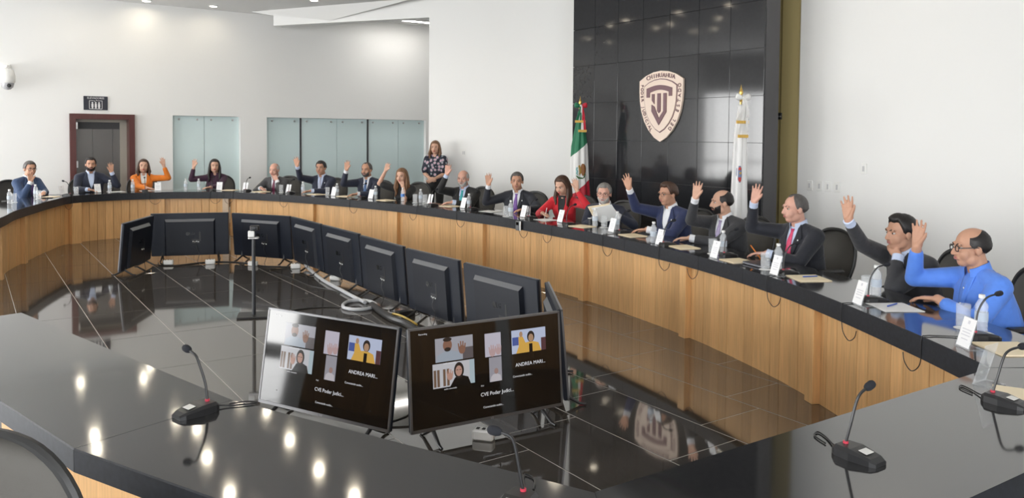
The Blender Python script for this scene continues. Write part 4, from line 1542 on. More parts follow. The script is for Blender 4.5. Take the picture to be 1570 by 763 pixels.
def bvh_of(o):
    me = o.data
    return BVHTree.FromPolygons([v.co.copy() for v in me.vertices], [tuple(p.vertices) for p in me.polygons])


def cast_patch(name, bvh, frame, rows, off, m, parent, ncol=6, thick=.003):
    """cloth patch laid onto a surface: rows of (v, u_left, u_right) in frame (origin, right, up, forward)"""
    O, X, U, F = frame
    front = []
    for v, a, b in rows:
        r = []
        for j in range(ncol + 1):
            u = a + (b - a) * j / ncol
            q = O + X * u + U * v
            h = bvh.ray_cast(q + F * .5, -F, 1.0)
            p = h[0] if h[0] is not None else q + F * .04
            r.append(p + F * off)
        front.append(r)
    mb = MB()
    rings = [fr_ + [p - F * thick for p in reversed(fr_)] for fr_ in front]
    mb.loft(rings)
    return mb.build(name, m, parent, 'full')


# ------------------------------------------------------------------ people
def cloth(name, col, rough=.75, n=.06):
    return mat('cloth_' + name, col, rough, noise=(30, n, (1, 1, 1)), sheen=.15, bump=.9, bscale=13, bdist=.012)


def skin(name, col):
    return mat('skin_' + name, col, .5, spec=.35, noise=(18, .05, (1, 1, 1)))


SK_A = skin('light', (.60, .36, .26))
SK_B = skin('tan', (.50, .275, .185))
SK_C = skin('pink', (.62, .35, .27))
HAIRM = {'black': mat('hair_black', (.010, .008, .008), .5, noise=(60, .3, (1, 1, .3))), 'brown': mat('hair_brown', (.055, .026, .015), .5, noise=(60, .3, (1, 1, .3))),
         'light': mat('hair_light', (.17, .085, .04), .5, noise=(60, .35, (1, 1, .3))), 'grey': mat('hair_grey', (.20, .19, .18), .6, noise=(60, .3, (1, 1, .3))),
         'white': mat('hair_white', (.48, .46, .44), .6, noise=(60, .2, (1, 1, .3))), 'salt': mat('hair_salt', (.085, .078, .075), .55, noise=(60, .35, (1, 1, .3)))}
M_EYE = mat('eye_white', (.50, .46, .43), .3)
M_IRIS = mat('eye_iris', (.02, .012, .008), .15)
M_LIP = mat('lips', (.42, .16, .14), .45)
M_LIPR = mat('lips_red', (.48, .06, .07), .4)
M_GLS = mat('spectacle_frame', (.02, .018, .018), .3)
M_SHOE = mat('shoe_leather', (.012, .011, .011), .3)


def ik(S, W, l1, l2, pole):
    d = W - S
    L = d.length
    if L > l1 + l2 - .004:
        W = S + d * ((l1 + l2 - .004) / L)
        d = W - S
        L = d.length
    L = max(L, abs(l1 - l2) + .02)
    a = (l1 * l1 - l2 * l2 + L * L) / (2 * L)
    h = math.sqrt(max(l1 * l1 - a * a, 0))
    n = d.normalized()
    p = pole - n * pole.dot(n)
    p.normalize()
    return S + n * a + p * h, W


def hand_shapes(mb, W, fdir, palm, thumb, curl, s=1.0, spread=1.0):
    z = fdir.normalized()
    y = (palm - z * palm.dot(z)).normalized()
    x = y.cross(z)
    if x.dot(thumb) < 0:
        x = -x

    def P(a, b, c):
        return W + x * (a * s) + y * (b * s) + z * (c * s)
    xs_ = (.031, .0108, -.0098, -.0295)
    ln = (.074, .083, .077, .060)
    for i in range(4):
        mb.cone(P(xs_[i] * .62, -.001, .004), P(xs_[i], 0, .088 - (.010 if i == 3 else 0)), .0145 * s, .0115 * s, 8, 3)
        b = Vector((xs_[i], 0, .088 - (.010 if i == 3 else 0)))
        fan = (xs_[i] * 6.5) * spread
        an = math.radians(4)
        ang = 0.0
        p = b
        for seg, fr_, r0, r1 in ((0, .46, .0094, .0086), (1, .31, .0086, .0080), (2, .23, .0080, .0068)):
            ang += curl * (.55, .75, .5)[seg]
            dz = math.cos(ang)
            dy = math.sin(ang)
            q = p + Vector((math.sin(fan * .9) * dz, dy, dz * math.cos(fan * .9))) * ln[i] * fr_
            mb.cone(P(*p), P(*q), r0 * s, r1 * s, 8, 3)
            p = q
    mb.cone(P(.012, .004, .012), P(.036, .012, .048), .0170 * s, .0130 * s, 8, 3)
    k = 1.0 - min(curl, .8) * .5
    mb.cone(P(.036, .012, .048), P(.036 + .020 * k, .016 + .012 * curl, .078), .0125 * s, .0105 * s, 8, 3)
    mb.cone(P(.036 + .020 * k, .016 + .012 * curl, .078), P(.036 + .026 * k, .018 + .02 * curl, .100), .0105 * s, .0085 * s, 8, 3)


CRC = Vector((0, -.012, .03))
CRR = Vector((.077, .096, .086))


def smst(a, b, x):
    t = min(max((x - a) / (b - a), 0), 1)
    return t * t * (3 - 2 * t)


def hair_cap(HM, style, m, parent, hs):
    """HM: head matrix; a cap that follows the skull above the hairline"""
    rows = []
    na, ne = 56, 10
    full = style != 'bald'
    js = range(na) if full else range(na + 1)
    for i in range(ne + 1):
        r = []
        for j in js:
            # az: 90 deg is the face; the bald ring runs from temple to temple round the back
            az = 2 * PI * j / na if full else math.radians(148 + 244 * j / na)
            s = math.sin(az)
            back = -46
            side = -20
            if style == 'long':
                front, hi, th = 34, 90, .017
                side = -30
            elif style == 'receding':
                front, hi, th = 52, 90, .007
            elif style == 'bald':
                front, hi, th = 10, 30, .0055
            elif style == 'quiff':
                front, hi, th = 33, 90, .014
            else:
                front, hi, th = 33, 90, .011
            lo = back + (side - back) * smst(-.55, .05, s)
            lo = lo + (front - lo) * smst(.28, .72, s)
            if style == 'receding':
                lo += 14 * math.exp(-((s - .80) / .12) ** 2)
            if style == 'bald':
                hi = 56 - 32 * smst(-.75, .45, s)
                lo = min(lo, hi - 6)
            lo += 2.2 * math.sin(az * 9) + 1.3 * math.sin(az * 17 + 1)
            e = math.radians(lo + (min(hi, 89.5) - lo) * (i / ne))
            t = th * min(1.0, i / 1.8 + .05)
            if style == 'bald':
                t = th * math.sin(PI * min(max(i / ne, .03), .97)) ** .6
                t *= min(1, min(j, na - j) / 4 + .05)
            if style in ('short', 'quiff') and s > .1:
                t += .012 * max(0, math.sin(e)) * min(1, i / 2) * (1 - (i / ne) ** 3) * s * (1.5 if style == 'quiff' else .6)
            t += .0014 * math.sin(az * 13 + i * 2.1) * min(1, i / 2)
            R_ = CRR + Vector((t, t, t))
            low = max(0, -math.sin(e))
            p = CRC + Vector((R_.x * math.cos(e) * math.cos(az), R_.y * math.cos(e) * math.sin(az), R_.z * math.sin(e)))
            if low > 0:      # below the widest part hair follows the skull straight down instead of curling under
                k = 1 + low * .28
                p.x *= min(k, 1.12)
                p.y = CRC.y + (p.y - CRC.y) * min(k, 1.10)
            r.append(HM @ (p * hs))
        rows.append(r)
    mb = MB()
    if full:
        mb.loft(rows)
    else:
        mb.grid(rows)
    return mb


def build_person(spec, label, kind='sit'):
    d = spec
    fem = d.get('fem', False)
    root = thing('person', (d['o'][0], d['o'][1], 0), math.radians(d['yaw'] - 90), label, 'person')
    vox = d.get('vox', .0074)
    sk = d['skin']
    zt, ly = d['zt'], d['ly']
    hs = .97 if fem else 1.0
    hc = Vector((0, ly + .05, zt - .118))
    if kind == 'stand':
        hc = Vector((0, ly + .02, zt - .118))
    zn = zt - .268
    Nb = Vector((0, ly, zn))
    hip = Vector((0, -.03, .52)) if kind == 'sit' else Vector((0, 0, .90))
    U = (Nb - hip).normalized()
    X = Vector((1, 0, 0))
    F = U.cross(X) * -1
    if F.y < 0:
        F = -F
    L = (Nb - hip).length
    bw = d.get('bulk', 1.0) * (.86 if fem else 1.0)
    sw = .178 if not fem else .150
    sw *= d.get('shw', 1.0)

    def ring(t, a, b, k=1.0, n=20, dy=0.0):
        c = hip + U * (L * t) + F * dy
        r = []
        for j in range(n):
            an = 2 * PI * j / n
            ca, sa = math.cos(an), math.sin(an)
            r.append(c + X * (a * k * math.copysign(abs(ca) ** .85, ca)) + F * (b * k * math.copysign(abs(sa) ** .9, sa)))
        return r
    bl = d.get('belly', 0.0)
    prof = [(-.06, .150, .110, -.01), (.02, .185, .132, -.005), (.22, .180, .128 + bl, bl * .5), (.45, .184, .128 + bl * .7, .004 + bl * .3), (.66, .196, .126, .006), (.80, .192, .108, .0), (.90, .150, .085, -.008), (.97, .095, .070, -.012), (1.03, .060, .058, -.010)]
    if fem:
        prof = [(-.06, .150, .110, -.01), (.02, .180, .130, -.005), (.25, .150, .108, 0), (.45, .158, .112, .006), (.62, .176, .128, .018), (.72, .176, .120, .014), (.84, .160, .088, .0), (.92, .110, .070, -.01), (.98, .065, .056, -.012), (1.04, .050, .050, -.010)]

    def torso(mb, k, lift=0.0):
        mb.loft([ring(t, a * (bw if t < .85 else 1.0), b * bw, k, dy=dy) for t, a, b, dy in prof])
    HM = Matrix.Translation(hc) @ Matrix.Rotation(math.radians(d['look']), 4, 'Z') @ Matrix.Rotation(math.radians(d['pitch']), 4, 'X')

    def hp(x, y, z):
        return HM @ (Vector((x, y, z)) * hs)
    # ---- arms
    arms = {}
    for s, key in ((1, 'R'), (-1, 'L')):
        Sj = hip + U * (L * .855) + X * (s * sw) + F * -.005
        h = d[key]
        W = Vector(h[1])
        if h[0] == 'up':
            pole = Vector((s * .55, -.15, -1.0))
            fd = Vector(h[2]) - W
            ca_ = math.atan2(-d['o'][1], -d['o'][0]) - math.radians(d['yaw'] - 90)      # people show their palms to the room's near side
            palm = Vector((0, .5, 0)) + Vector((math.cos(ca_), math.sin(ca_), 0)) * .6
            th, curl, spr = Vector((-s, 0, 0)), d.get('curl', .10), d.get('fan', 1.0)
        elif h[0] == 't':
            pole = Vector((s * .9, -.5, -.45))
            fd = Vector((-s * .65, .55, -.05))
            palm, th, curl, spr = Vector((0, .1, -1)), Vector((-s * .6, -.5, 0)), .42, .5
        elif h[0] == 'face':
            pole = Vector((s * .55, .2, -1.0))
            fd = Vector(h[2]) - W
            palm, th, curl, spr = Vector((-s * .35, -1, 0)), Vector((-s, 0, .2)), .75, .4
        elif h[0] == 'hold':
            pole = Vector((s * .8, -.4, -.6))
            fd = Vector((-s * .55, .55, .45))
            palm, th, curl, spr = Vector((-s * .8, -.2, .2)), Vector((0, -.2, 1)), .35, .4
        else:   # clasped in front, arms hanging
            pole = Vector((s * .8, -.6, -.1))
            fd = Vector((-s * .85, .25, -.35))
            palm, th, curl, spr = Vector((0, -1, .1)), Vector((0, .2, 1)), .55, .4
        E, W = ik(Sj, W, .285 if not fem else .262, .255 if not fem else .236, pole)
        arms[s] = (Sj, E, W, fd, palm, th, curl, spr)
    # ---- body: one continuous figure
    mb = MB()
    mb.ell(hp(*CRC), CRR * hs, 20, 14, HM.to_3x3())
    mb.ell(hp(0, .024, -.030), Vector((.061, .070, .085)) * hs, 18, 12, HM.to_3x3())
    mb.ell(hp(0, .046, -.086), Vector((.036 if not fem else .030, .036, .029)) * hs, 12, 8, HM.to_3x3())
    for s in (-1, 1):
        mb.ell(hp(s * .034, .014, -.066), Vector((.030, .046, .040)) * hs, 12, 8, HM.to_3x3())
        mb.ell(hp(s * .034, .052, -.034), Vector((.031, .034, .040)) * hs, 12, 8, HM.to_3x3())
        mb.ell(hp(s * .078, -.006, -.012), Vector((.010, .021, .032)) * hs, 10, 8, HM.to_3x3())
        mb.ell(hp(s * .010, .098, -.034), Vector((.010, .011, .009)) * hs, 8, 6, HM.to_3x3())
    mb.cone(hp(-.036, .080, .024), hp(.036, .080, .024), .013 * hs, .013 * hs, 8, 3)
    mb.cone(hp(0, .090, .010), hp(0, .108, -.030), .0085 * hs, .0125 * hs, 8, 3)
    mb.cone(hp(-.016, .086, -.060), hp(.016, .086, -.060), .010 * hs, .010 * hs, 8, 3)
    nr = .057 if not fem else .046
    mb.cone(hp(0, -.018, -.050), Nb + U * -.02 + F * -.005, nr, nr * 1.08, 14, 4)
    torso(mb, .90)
    for s, (Sj, E, W, fd, palm, th, curl, spr) in arms.items():
        fs = .86 if fem else 1.0
        mb.cone(Sj, E, .056 * fs, .043 * fs, 12, 4)
        mb.cone(E, E.lerp(W, .35), .043 * fs, .041 * fs, 12, 4)
        mb.cone(E.lerp(W, .35), W, .041 * fs, .028 * fs, 12, 4)
        mb.cone(Sj, Nb + U * -.03, .050 * fs, .036 * fs, 10, 3)
        hand_shapes(mb, W, fd, palm, th, curl, (.90 if fem else 1.0) * d.get('hand', 1.0), spr)
    legs = []
    for s in (-1, 1):
        if kind == 'sit':
            a = hip + Vector((s * .09, .02, -.03))
            k_ = Vector((s * .13, .38, .47))
            an = Vector((s * .13, .36, .09))
        else:
            a = hip + Vector((s * .085, 0, -.02))
            k_ = Vector((s * .09, .02, .50))
            an = Vector((s * .09, -.01, .09))
        legs.append((a, k_, an))
        mb.cone(a, k_, .072, .052, 12, 4)
        mb.cone(k_, an, .050, .034, 12, 4)
        mb.cone(an + Vector((0, -.03, -.045)), an + Vector((0, .14, -.055)), .036, .028, 10, 3)
    body = grow(mb, 'body', sk, root, vox, 3)
    bvh_b = bvh_of(body)
    # ---- clothes
    jm = d['jacket']
    sleeve = d.get('sleeve', .96)
    mb = MB()
    torso(mb, 1.0)
    for s, (Sj, E, W, *_) in arms.items():
        fs = .88 if fem else 1.0
        fat = d.get('sleeve_r', 1.0) * fs
        c = Nb + U * -.012 + X * (s * .045)
        mb.cone(Sj + U * .006, c, .070 * fs, .052 * fs, 12, 4)
        if sleeve < .5:
            e2 = Sj.lerp(E, .75)
            mb.cone(Sj, e2, .072 * fat, .070 * fat, 14, 4)
        else:
            mb.cone(Sj, E, .071 * fat, .056 * fat, 14, 4)
            e2 = E.lerp(W, sleeve - .20)
            mb.cone(E, e2, .056 * fat, .043 * fat, 14, 4)
    jk = grow(mb, d.get('top_name', 'jacket'), jm, root, .0105, 3)
    ch = MB()
    torso(ch, 1.0)
    for s, (Sj, *_) in arms.items():
        fs = .88 if fem else 1.0
        ch.cone(Sj + U * .006, Nb + U * -.012 + X * (s * .045), .070 * fs, .052 * fs, 12, 4)
    bvh = BVHTree.FromPolygons([Vector(v) for v in ch.v], ch.f)
    mb = MB()
    for a, k_, an in legs:
        if kind == 'sit':
            mb.cone(a + Vector((0, -.02, .0)), k_, .094, .070, 12, 4)
        else:
            mb.cone(a, k_, .092, .066, 12, 4)
        mb.cone(k_, an + Vector((0, 0, .01)), .068, .052, 12, 4)
    if kind == 'sit':
        mb.ell(hip + Vector((0, -.02, -.02)), (.17, .14, .10))
    else:
        mb.ell(hip + Vector((0, 0, -.02)), (.165, .12, .13))
    grow(mb, 'trousers', d.get('trousers', jm), root, .016, 2)
    for a, k_, an in legs:
        sh_ = MB()
        sh_.cone(an + Vector((0, -.035, -.050)), an + Vector((0, .15, -.058)), .040, .032, 12, 4)
        sh_.box(an + Vector((0, .055, -.082)), (.075, .27, .016))
        sh_.build('shoe', M_SHOE, root, True)
    fr_ = (Nb, X, U, F)
    st_ = d.get('shirt')
    V = d.get('vdepth', .25)
    if st_ is not None:
        rows = [(.035, -.050, .050), (.0, -.056, .056), (-.06, -.050, .050), (-.12, -.040, .040), (-.18, -.024, .024), (-V, -.004, .004)]
        cast_patch('shirt_front', bvh, fr_, rows, .004, st_, root)
        if d.get('collar', True):
            mbc = MB()
            na = 22
            rr_ = []
            for z_, k_ in ((-.018, 1.16), (.030, 1.06), (.032, 1.0), (-.010, 1.06)):
                r = []
                for j in range(na + 1):
                    an = math.radians(90 + 24 + (360 - 48) * j / na)
                    p = Nb.lerp(hp(0, -.018, -.05), .25) + X * (math.cos(an) * .064 * k_ * (nr / .057)) + F * (math.sin(an) * .066 * k_ * (nr / .057)) + U * (z_ - .02 * max(0, math.sin(an)))
                    r.append(p)
                rr_.append(r)
            mbc.grid(rr_ + [rr_[0]])
            mbc.build('collar', st_, root, 'full')
        for s, (Sj, E, W, *_) in arms.items():
            if d.get('cuff', True) and sleeve > .5:
                dr = (W - E).normalized()
                c = MB()
                c.tube([W - dr * .060, W + dr * .004, W + dr * .006], [.0365, .0365, .034], 16)
                c.build('cuff', st_, root, True)
    if d.get('tie') is not None:
        tm = d['tie']
        kn = cast_patch('tie', bvh, fr_, [(-.005, -.019, .019), (-.030, -.014, .014), (-.034, -.013, .013), (-.10, -.024, .024), (-.18, -.030, .030), (-V + .01, -.026, .026)], .012, tm, root, 4, .006)
    if d.get('lapel') is not None:
        for s in (-1, 1):
            rows = [(.030, .040, .066), (-.005, .052, .084), (-.05, .050, .098), (-.075, .047, .112), (-.085, .045, .090), (-.14, .034, .080), (-.20, .016, .052), (-V - .005, .0, .012)]
            rows = [(v, s * a, s * b) for v, a, b in rows]
            cast_patch('lapel', bvh, fr_, rows, .011, d['lapel'], root, 4, .006)
        for v in (-V - .03, -V - .11):
            h = bvh.ray_cast(Nb + U * v + F * .5, -F, 1.0)
            if h[0] is not None:
                MB().ell(h[0] + F * .003, (.009, .005, .009), 10, 6).build('button', d.get('button', M_BLACK), root, True)
    if d.get('placket') is not None:
        cast_patch('placket', bvh, fr_, [(-V * k / 8.0 * 1.6 - .03, -.016, .016) for k in range(9)], .005, d['placket'], root, 3, .004)
        for k in range(4):
            v = -.07 - .085 * k
            h = bvh.ray_cast(Nb + U * v + F * .5, -F, 1.0)
            if h[0] is not None:
                MB().ell(h[0] + F * .008, (.006, .003, .006), 8, 6).build('button', M_WHITE, root, True)
    if d.get('pin'):
        h = bvh.ray_cast(Nb + X * -.088 + U * -.085 + F * .5, -F, 1.0)
        if h[0] is not None:
            MB().ell(h[0] + F * .014, (.007, .004, .009), 8, 6).build('lapel_pin', M_WHITE, root, True)
    # ---- face
    ey = MB()
    R3 = HM.to_3x3()
    for s in (-1, 1):
        ey.ell(hp(s * .0315, .0725, .003), Vector((.0125, .0115, .0070)) * hs, 12, 8, R3)
    ey.cur = 1
    for s in (-1, 1):
        ey.ell(hp(s * .0315, .0815, .003), Vector((.0062, .0046, .0062)) * hs, 10, 6, R3)
    ey.build('eyes', [M_EYE, M_IRIS], root, True)
    hm = HAIRM[d['hair'][1]]
    br = MB()
    for s in (-1, 1):
        br.tube([hp(s * .014, .0915, .021), hp(s * .032, .0905, .028), hp(s * .050, .078, .023)], [.0030 * hs, .0042 * hs, .0022 * hs], 6)
    br.build('eyebrows', HAIRM[d.get('brow', d['hair'][1])], root, True)
    lp_ = MB()
    lp_.ell(hp(0, .0925, -.0555), Vector((.022, .0062, .0045)) * hs, 12, 6, R3)
    lp_.ell(hp(0, .0920, -.0640), Vector((.019, .0064, .0052)) * hs, 12, 6, R3)
    lp_.build('lips', M_LIPR if fem else M_LIP, root, True)
    stl = d['hair'][0]
    if stl == 'long':
        mb = hair_cap(HM, 'long', hm, root, hs)
        ln_ = d.get('hairlen', .28)
        for j in range(15):
            az = math.radians(168 + 204 * j / 14)
            ca, sa = math.cos(az), math.sin(az)
            p0 = hp(ca * .074, -.012 + sa * .088, .045)
            p1 = hp(ca * .090, -.014 + sa * .098, -.045)
            w = d.get('wave', .008) * math.sin(j * 2.3)
            p2 = Vector((hc.x + (p1.x - hc.x) * 1.10 + w, p1.y + (.025 if sa > -.4 else -.01), p1.z - ln_ * .45))
            p3 = Vector((hc.x + (p1.x - hc.x) * 1.0 - w, p1.y + (.035 if sa > -.4 else -.015), p1.z - ln_ * (.95 if j % 2 else .82)))
            mb.cone(p0, p1, .022, .024, 8, 3)
            mb.cone(p1, p2, .024, .024, 8, 3)
            mb.cone(p2, p3, .024, .012, 8, 3)
        grow(mb, 'hair', hm, root, .009, 3)
    elif stl != 'none':
        hair_cap(HM, stl, hm, root, hs).build('hair', hm, root, 'full')
    if d.get('beard'):
        bmx = HAIRM[d['beard']]
        rows = []
        full = d.get('beard_full', True)
        for i in range(9):
            r = []
            for j in range(19):
                az = math.radians(-82 + 164 * j / 18)
                top_ = -14 + 22 * (abs(az) / math.radians(82)) ** 2 - (18 if abs(az) < math.radians(28) else 0)
                el = math.radians(-64 + (top_ + 64) * i / 8)
                dirv = R3 @ Vector((math.sin(az) * math.cos(el), math.cos(az) * math.cos(el), math.sin(el)))
                c = hp(0, .020, -.028)
                h = bvh_b.ray_cast(c + dirv * .125, -dirv, .2)
                p = h[0] if h[0] is not None and (h[0] - c).length < .105 else c + dirv * .074
                edge = 0.0005 if i in (0, 8) or j in (0, 18) else .006
                r.append(p + dirv * edge)
            rows.append(r)
        MB().grid(rows).build('beard', bmx, root, 'full')
        mo = MB()
        mo.tube([hp(-.030, .082, -.062), hp(-.016, .0955, -.0475), hp(0, .1005, -.044), hp(.016, .0955, -.0475), hp(.030, .082, -.062)], [.004 * hs, .0062 * hs, .006 * hs, .0062 * hs, .004 * hs], 8)
        mo.build('moustache', bmx, root, True)
    if d.get('glasses'):
        g = MB()
        for s in (-1, 1):
            lo = []
            for k in range(16):
                a = 2 * PI * k / 16
                lo.append(hp(s * .034 + .025 * math.copysign(abs(math.cos(a)) ** .6, math.cos(a)), .101 - .006 * abs(math.cos(a) * s + s) * .5, .001 + .0175 * math.copysign(abs(math.sin(a)) ** .7, math.sin(a))))
            g.tube(lo, .0022 * d['glasses'], 6, closed=True)
            g.tube([hp(s * .059, .096, .006), hp(s * .080, .06, .008), hp(s * .084, .0, .008), hp(s * .082, -.015, -.002)], .0022 * d['glasses'], 6)
        g.tube([hp(-.009, .101, .003), hp(0, .106, .005), hp(.009, .101, .003)], .0022 * d['glasses'], 6)
        g.build('glasses', M_GLS, root, True)
    return root, arms, body, jk, bvh, fr_


NAVY = cloth('navy', (.012, .017, .038))
NAVY2 = cloth('bright_navy', (.016, .026, .085))
INK = cloth('ink', (.010, .012, .020))
BLKC = cloth('black', (.008, .008, .009))
GREY = cloth('grey', (.055, .055, .060))
GREY2 = cloth('charcoal', (.032, .033, .038))
BLUES = cloth('steel_blue', (.022, .050, .120))
ORANGE = cloth('orange', (.72, .19, .012))
PLUM = cloth('plum', (.035, .008, .028))
RED = cloth('red', (.56, .010, .022))
SHW = cloth('white_shirt', (.74, .76, .80), n=.02)
SHB = cloth('pale_blue_shirt', (.52, .60, .78), n=.02)
BLUE = cloth('blue_shirt', (.085, .225, .72), n=.04)
WHT = cloth('white_blouse', (.78, .77, .75), n=.02)


def tie(name, c):
    return mat('tie_' + name, c, .45, noise=(40, .15, (1, 1, 1)))


LOOK = {
    1: dict(skin=SK_B, jacket=BLUES, lapel=BLUES, shirt=SHW, tie=tie('violet', (.10, .06, .20)), hair=('short', 'salt'), glasses=1.0,
            label='man in a blue suit and glasses at the far left, hand before his face'),
    2: dict(skin=SK_B, jacket=NAVY, lapel=NAVY, shirt=SHB, hair=('short', 'black'), beard='black', bulk=1.06,
            label='dark bearded man in a navy jacket before the doorway, left hand raised'),
    3: dict(fem=True, skin=SK_A, jacket=ORANGE, lapel=ORANGE, shirt=WHT, collar=False, cuff=False, hair=('long', 'brown'), hairlen=.13, trousers=BLKC, button=ORANGE,
            label='woman in an orange blazer, left hand raised high beside the glass'),
    4: dict(fem=True, skin=SK_A, jacket=PLUM, lapel=PLUM, shirt=PLUM, collar=False, cuff=False, hair=('long', 'black'), hairlen=.26, trousers=BLKC,
            label='woman with long black hair in a dark plum blazer, right hand raised'),
    5: dict(skin=SK_C, jacket=GREY, lapel=GREY, shirt=SHW, tie=tie('burgundy', (.13, .012, .05)), hair=('bald', 'white'), brow='grey',
            label='bald man in a grey suit and burgundy tie resting his face on his hand'),
    6: dict(skin=SK_B, jacket=NAVY, lapel=NAVY, shirt=SHB, tie=tie('pale', (.34, .36, .46)), hair=('short', 'black'), pin=True,
            label='dark haired man in a navy suit and pale tie, right hand raised wide'),
    7: dict(skin=SK_B, jacket=NAVY, lapel=NAVY, shirt=SHW, tie=tie('blue', (.02, .07, .19)), hair=('receding', 'salt'), beard='salt',
            label='greying man with a short beard and blue tie, right hand raised'),
    8: dict(fem=True, skin=SK_A, jacket=BLKC, hair=('long', 'light'), hairlen=.30, wave=.02, sleeve=.3, trousers=BLKC, top_name='blouse', shirt=None,
            label='woman in black with long light brown hair, bare arm raised, chin on hand'),
    9: dict(skin=SK_C, jacket=BLKC, lapel=BLKC, shirt=SHB, tie=tie('teal', (.02, .34, .36)), hair=('bald', 'white'), beard='white', brow='grey', bulk=1.08,
            label='bald man with a white beard and teal tie, right hand raised'),
    10: dict(skin=SK_B, jacket=INK, lapel=INK, shirt=SHW, tie=tie('purple', (.16, .07, .30)), hair=('short', 'salt'), pin=True, bulk=1.04,
             label='man in a dark suit and purple tie facing us, right hand raised low'),
    11: dict(fem=True, skin=SK_A, jacket=RED, lapel=RED, shirt=BLKC, collar=False, cuff=False, hair=('long', 'brown'), hairlen=.24, trousers=BLKC, button=RED,
             label='woman in a red blazer looking down to write, left hand raised'),
    12: dict(skin=SK_C, jacket=NAVY, lapel=NAVY, shirt=SHW, hair=('short', 'grey'), beard='white', brow='salt', glasses=.7,
             label='grey haired bearded man with glasses reading papers held in both hands'),
    13: dict(skin=SK_B, jacket=NAVY2, lapel=NAVY2, shirt=SHW, hair=('quiff', 'brown'), glasses=.6, pin=True, bulk=1.05, vox=.0056,
             label='man in a bright navy suit and open collar stretching his right arm up'),
    14: dict(skin=SK_A, jacket=GREY2, lapel=GREY2, shirt=SHW, tie=tie('lilac', (.36, .30, .48)), hair=('bald', 'black'), beard='black', bulk=1.05, vox=.0056,
             label='balding man with a dark beard and charcoal suit in profile, right hand raised'),
    15: dict(skin=SK_C, jacket=INK, lapel=INK, shirt=SHB, tie=tie('pink', (.62, .05, .14)), hair=('receding', 'salt'), pin=True, bulk=1.07, vox=.0056,
             label='man in a near black suit and pink tie holding a pencil, right hand raised'),
    16: dict(skin=SK_B, jacket=GREY2, lapel=GREY2, shirt=SHB, hair=('quiff', 'black'), vox=.0056,
             label='young black haired man in a charcoal jacket, arm raised, other hand at chin'),
    17: dict(skin=SK_B, jacket=BLUE, placket=BLUE, shirt=BLUE, cuff=False, hair=('bald', 'black'), glasses=1.3, belly=.05, bulk=1.06, top_name='blue_shirt', trousers=GREY2, vox=.0056,
             label='balding man in a bright blue shirt and dark glasses nearest on the right'),
}
BUILT = {}
for k in PEOPLE:
    sp = dict(PEOPLE[k])
    lk = LOOK[k]
    sp.update(lk)
    BUILT[k] = build_person(sp, lk['label'])

M_FLORAL = bpy.data.materials.new('floral_blouse')
M_FLORAL.use_nodes = True
_n = M_FLORAL.node_tree
_b = _n.nodes['Principled BSDF']
_b.inputs['Roughness'].default_value = .7
_v = _n.nodes.new('ShaderNodeTexVoronoi')
_v.inputs['Scale'].default_value = 15
_t = _n.nodes.new('ShaderNodeTexCoord')
_c = _n.nodes.new('ShaderNodeValToRGB')
_c.color_ramp.interpolation = 'CONSTANT'
_c.color_ramp.elements[0].color = (.60, .42, .48, 1)
_c.color_ramp.elements[1].position = .42
_c.color_ramp.elements[1].color = (.012, .014, .030, 1)
_e = _c.color_ramp.elements.new(.20)
_e.color = (.50, .22, .32, 1)
_e = _c.color_ramp.elements.new(.30)
_e.color = (.30, .34, .36, 1)
_n.links.new(_t.outputs['Object'], _v.inputs['Vector'])
_n.links.new(_v.outputs['Distance'], _c.inputs[0])
_n.links.new(_c.outputs[0], _b.inputs['Base Color'])
build_person(dict(o=(-1.38, 14.36), yaw=-108, zt=1.635, look=12, pitch=-4, ly=.0, fem=True, skin=SK_A, jacket=M_FLORAL, top_name='blouse', shirt=None, sleeve=.3,
                  sleeve_r=1.25, hair=('long', 'light'), hairlen=.16, wave=.012, trousers=BLKC, R=['clasp', [.03, .20, .97]], L=['clasp', [-.05, .21, .95]]),
             'woman in a floral blouse and black trousers standing against the white wall', kind='stand')

# things in their hands
def hand_world(k, s):
    root, arms = BUILT[k][0], BUILT[k][1]
    Sj, E, W, fd, *_ = arms[s]
    M = Matrix.LocRotScale(root.location, root.rotation_euler, root.scale)
    return M @ (W + fd.normalized() * .085)


def held_stick(name, k, s, d, r, m, label):
    p = hand_world(k, s)
    d = Vector(d).normalized()
    t = thing(name, tuple(p - Vector((0, 0, 0))), 0, label, 'pencil')
    MB().tube([d * -.06, d * .08], r, 8).build('shaft', m, t, True)
    MB().tube([d * -.06, d * -.078], [r, .0006], 8).build('tip', M_DARK, t, True)


held_stick('pencil', 15, -1, (-.55, .1, .75), .0048, mat('orange_pencil', (.75, .22, .03), .4), 'orange pencil held by ' + OWN[15])
held_stick('pen', 11, 1, (.2, .2, .9), .004, M_PAPER, 'white pen held by ' + OWN[11])
p1, p2 = hand_world(12, 1), hand_world(12, -1)
pc = (p1 + p2) / 2 + Vector((-.05, -.045, -.005))
hd = thing('held_documents', tuple(pc), math.radians(-112 + 90), 'manila folder with white sheets held up by ' + OWN[12], 'papers')
Rt = Matrix.Rotation(math.radians(-52), 3, 'X') @ Matrix.Rotation(math.radians(-14), 3, 'Z')
MB().box((0, 0, 0), (.27, .24, .003), Rt).build('folder_cover', M_MANILA, hd)
for kk in range(3):
    MB().box(Rt @ Vector((.03 + .006 * kk, .012, -.004 - .0022 * kk)), (.25, .22, .0015), Rt @ Matrix.Rotation(-.05 * kk, 3, 'Z')).build('sheet', M_PAPER, hd)
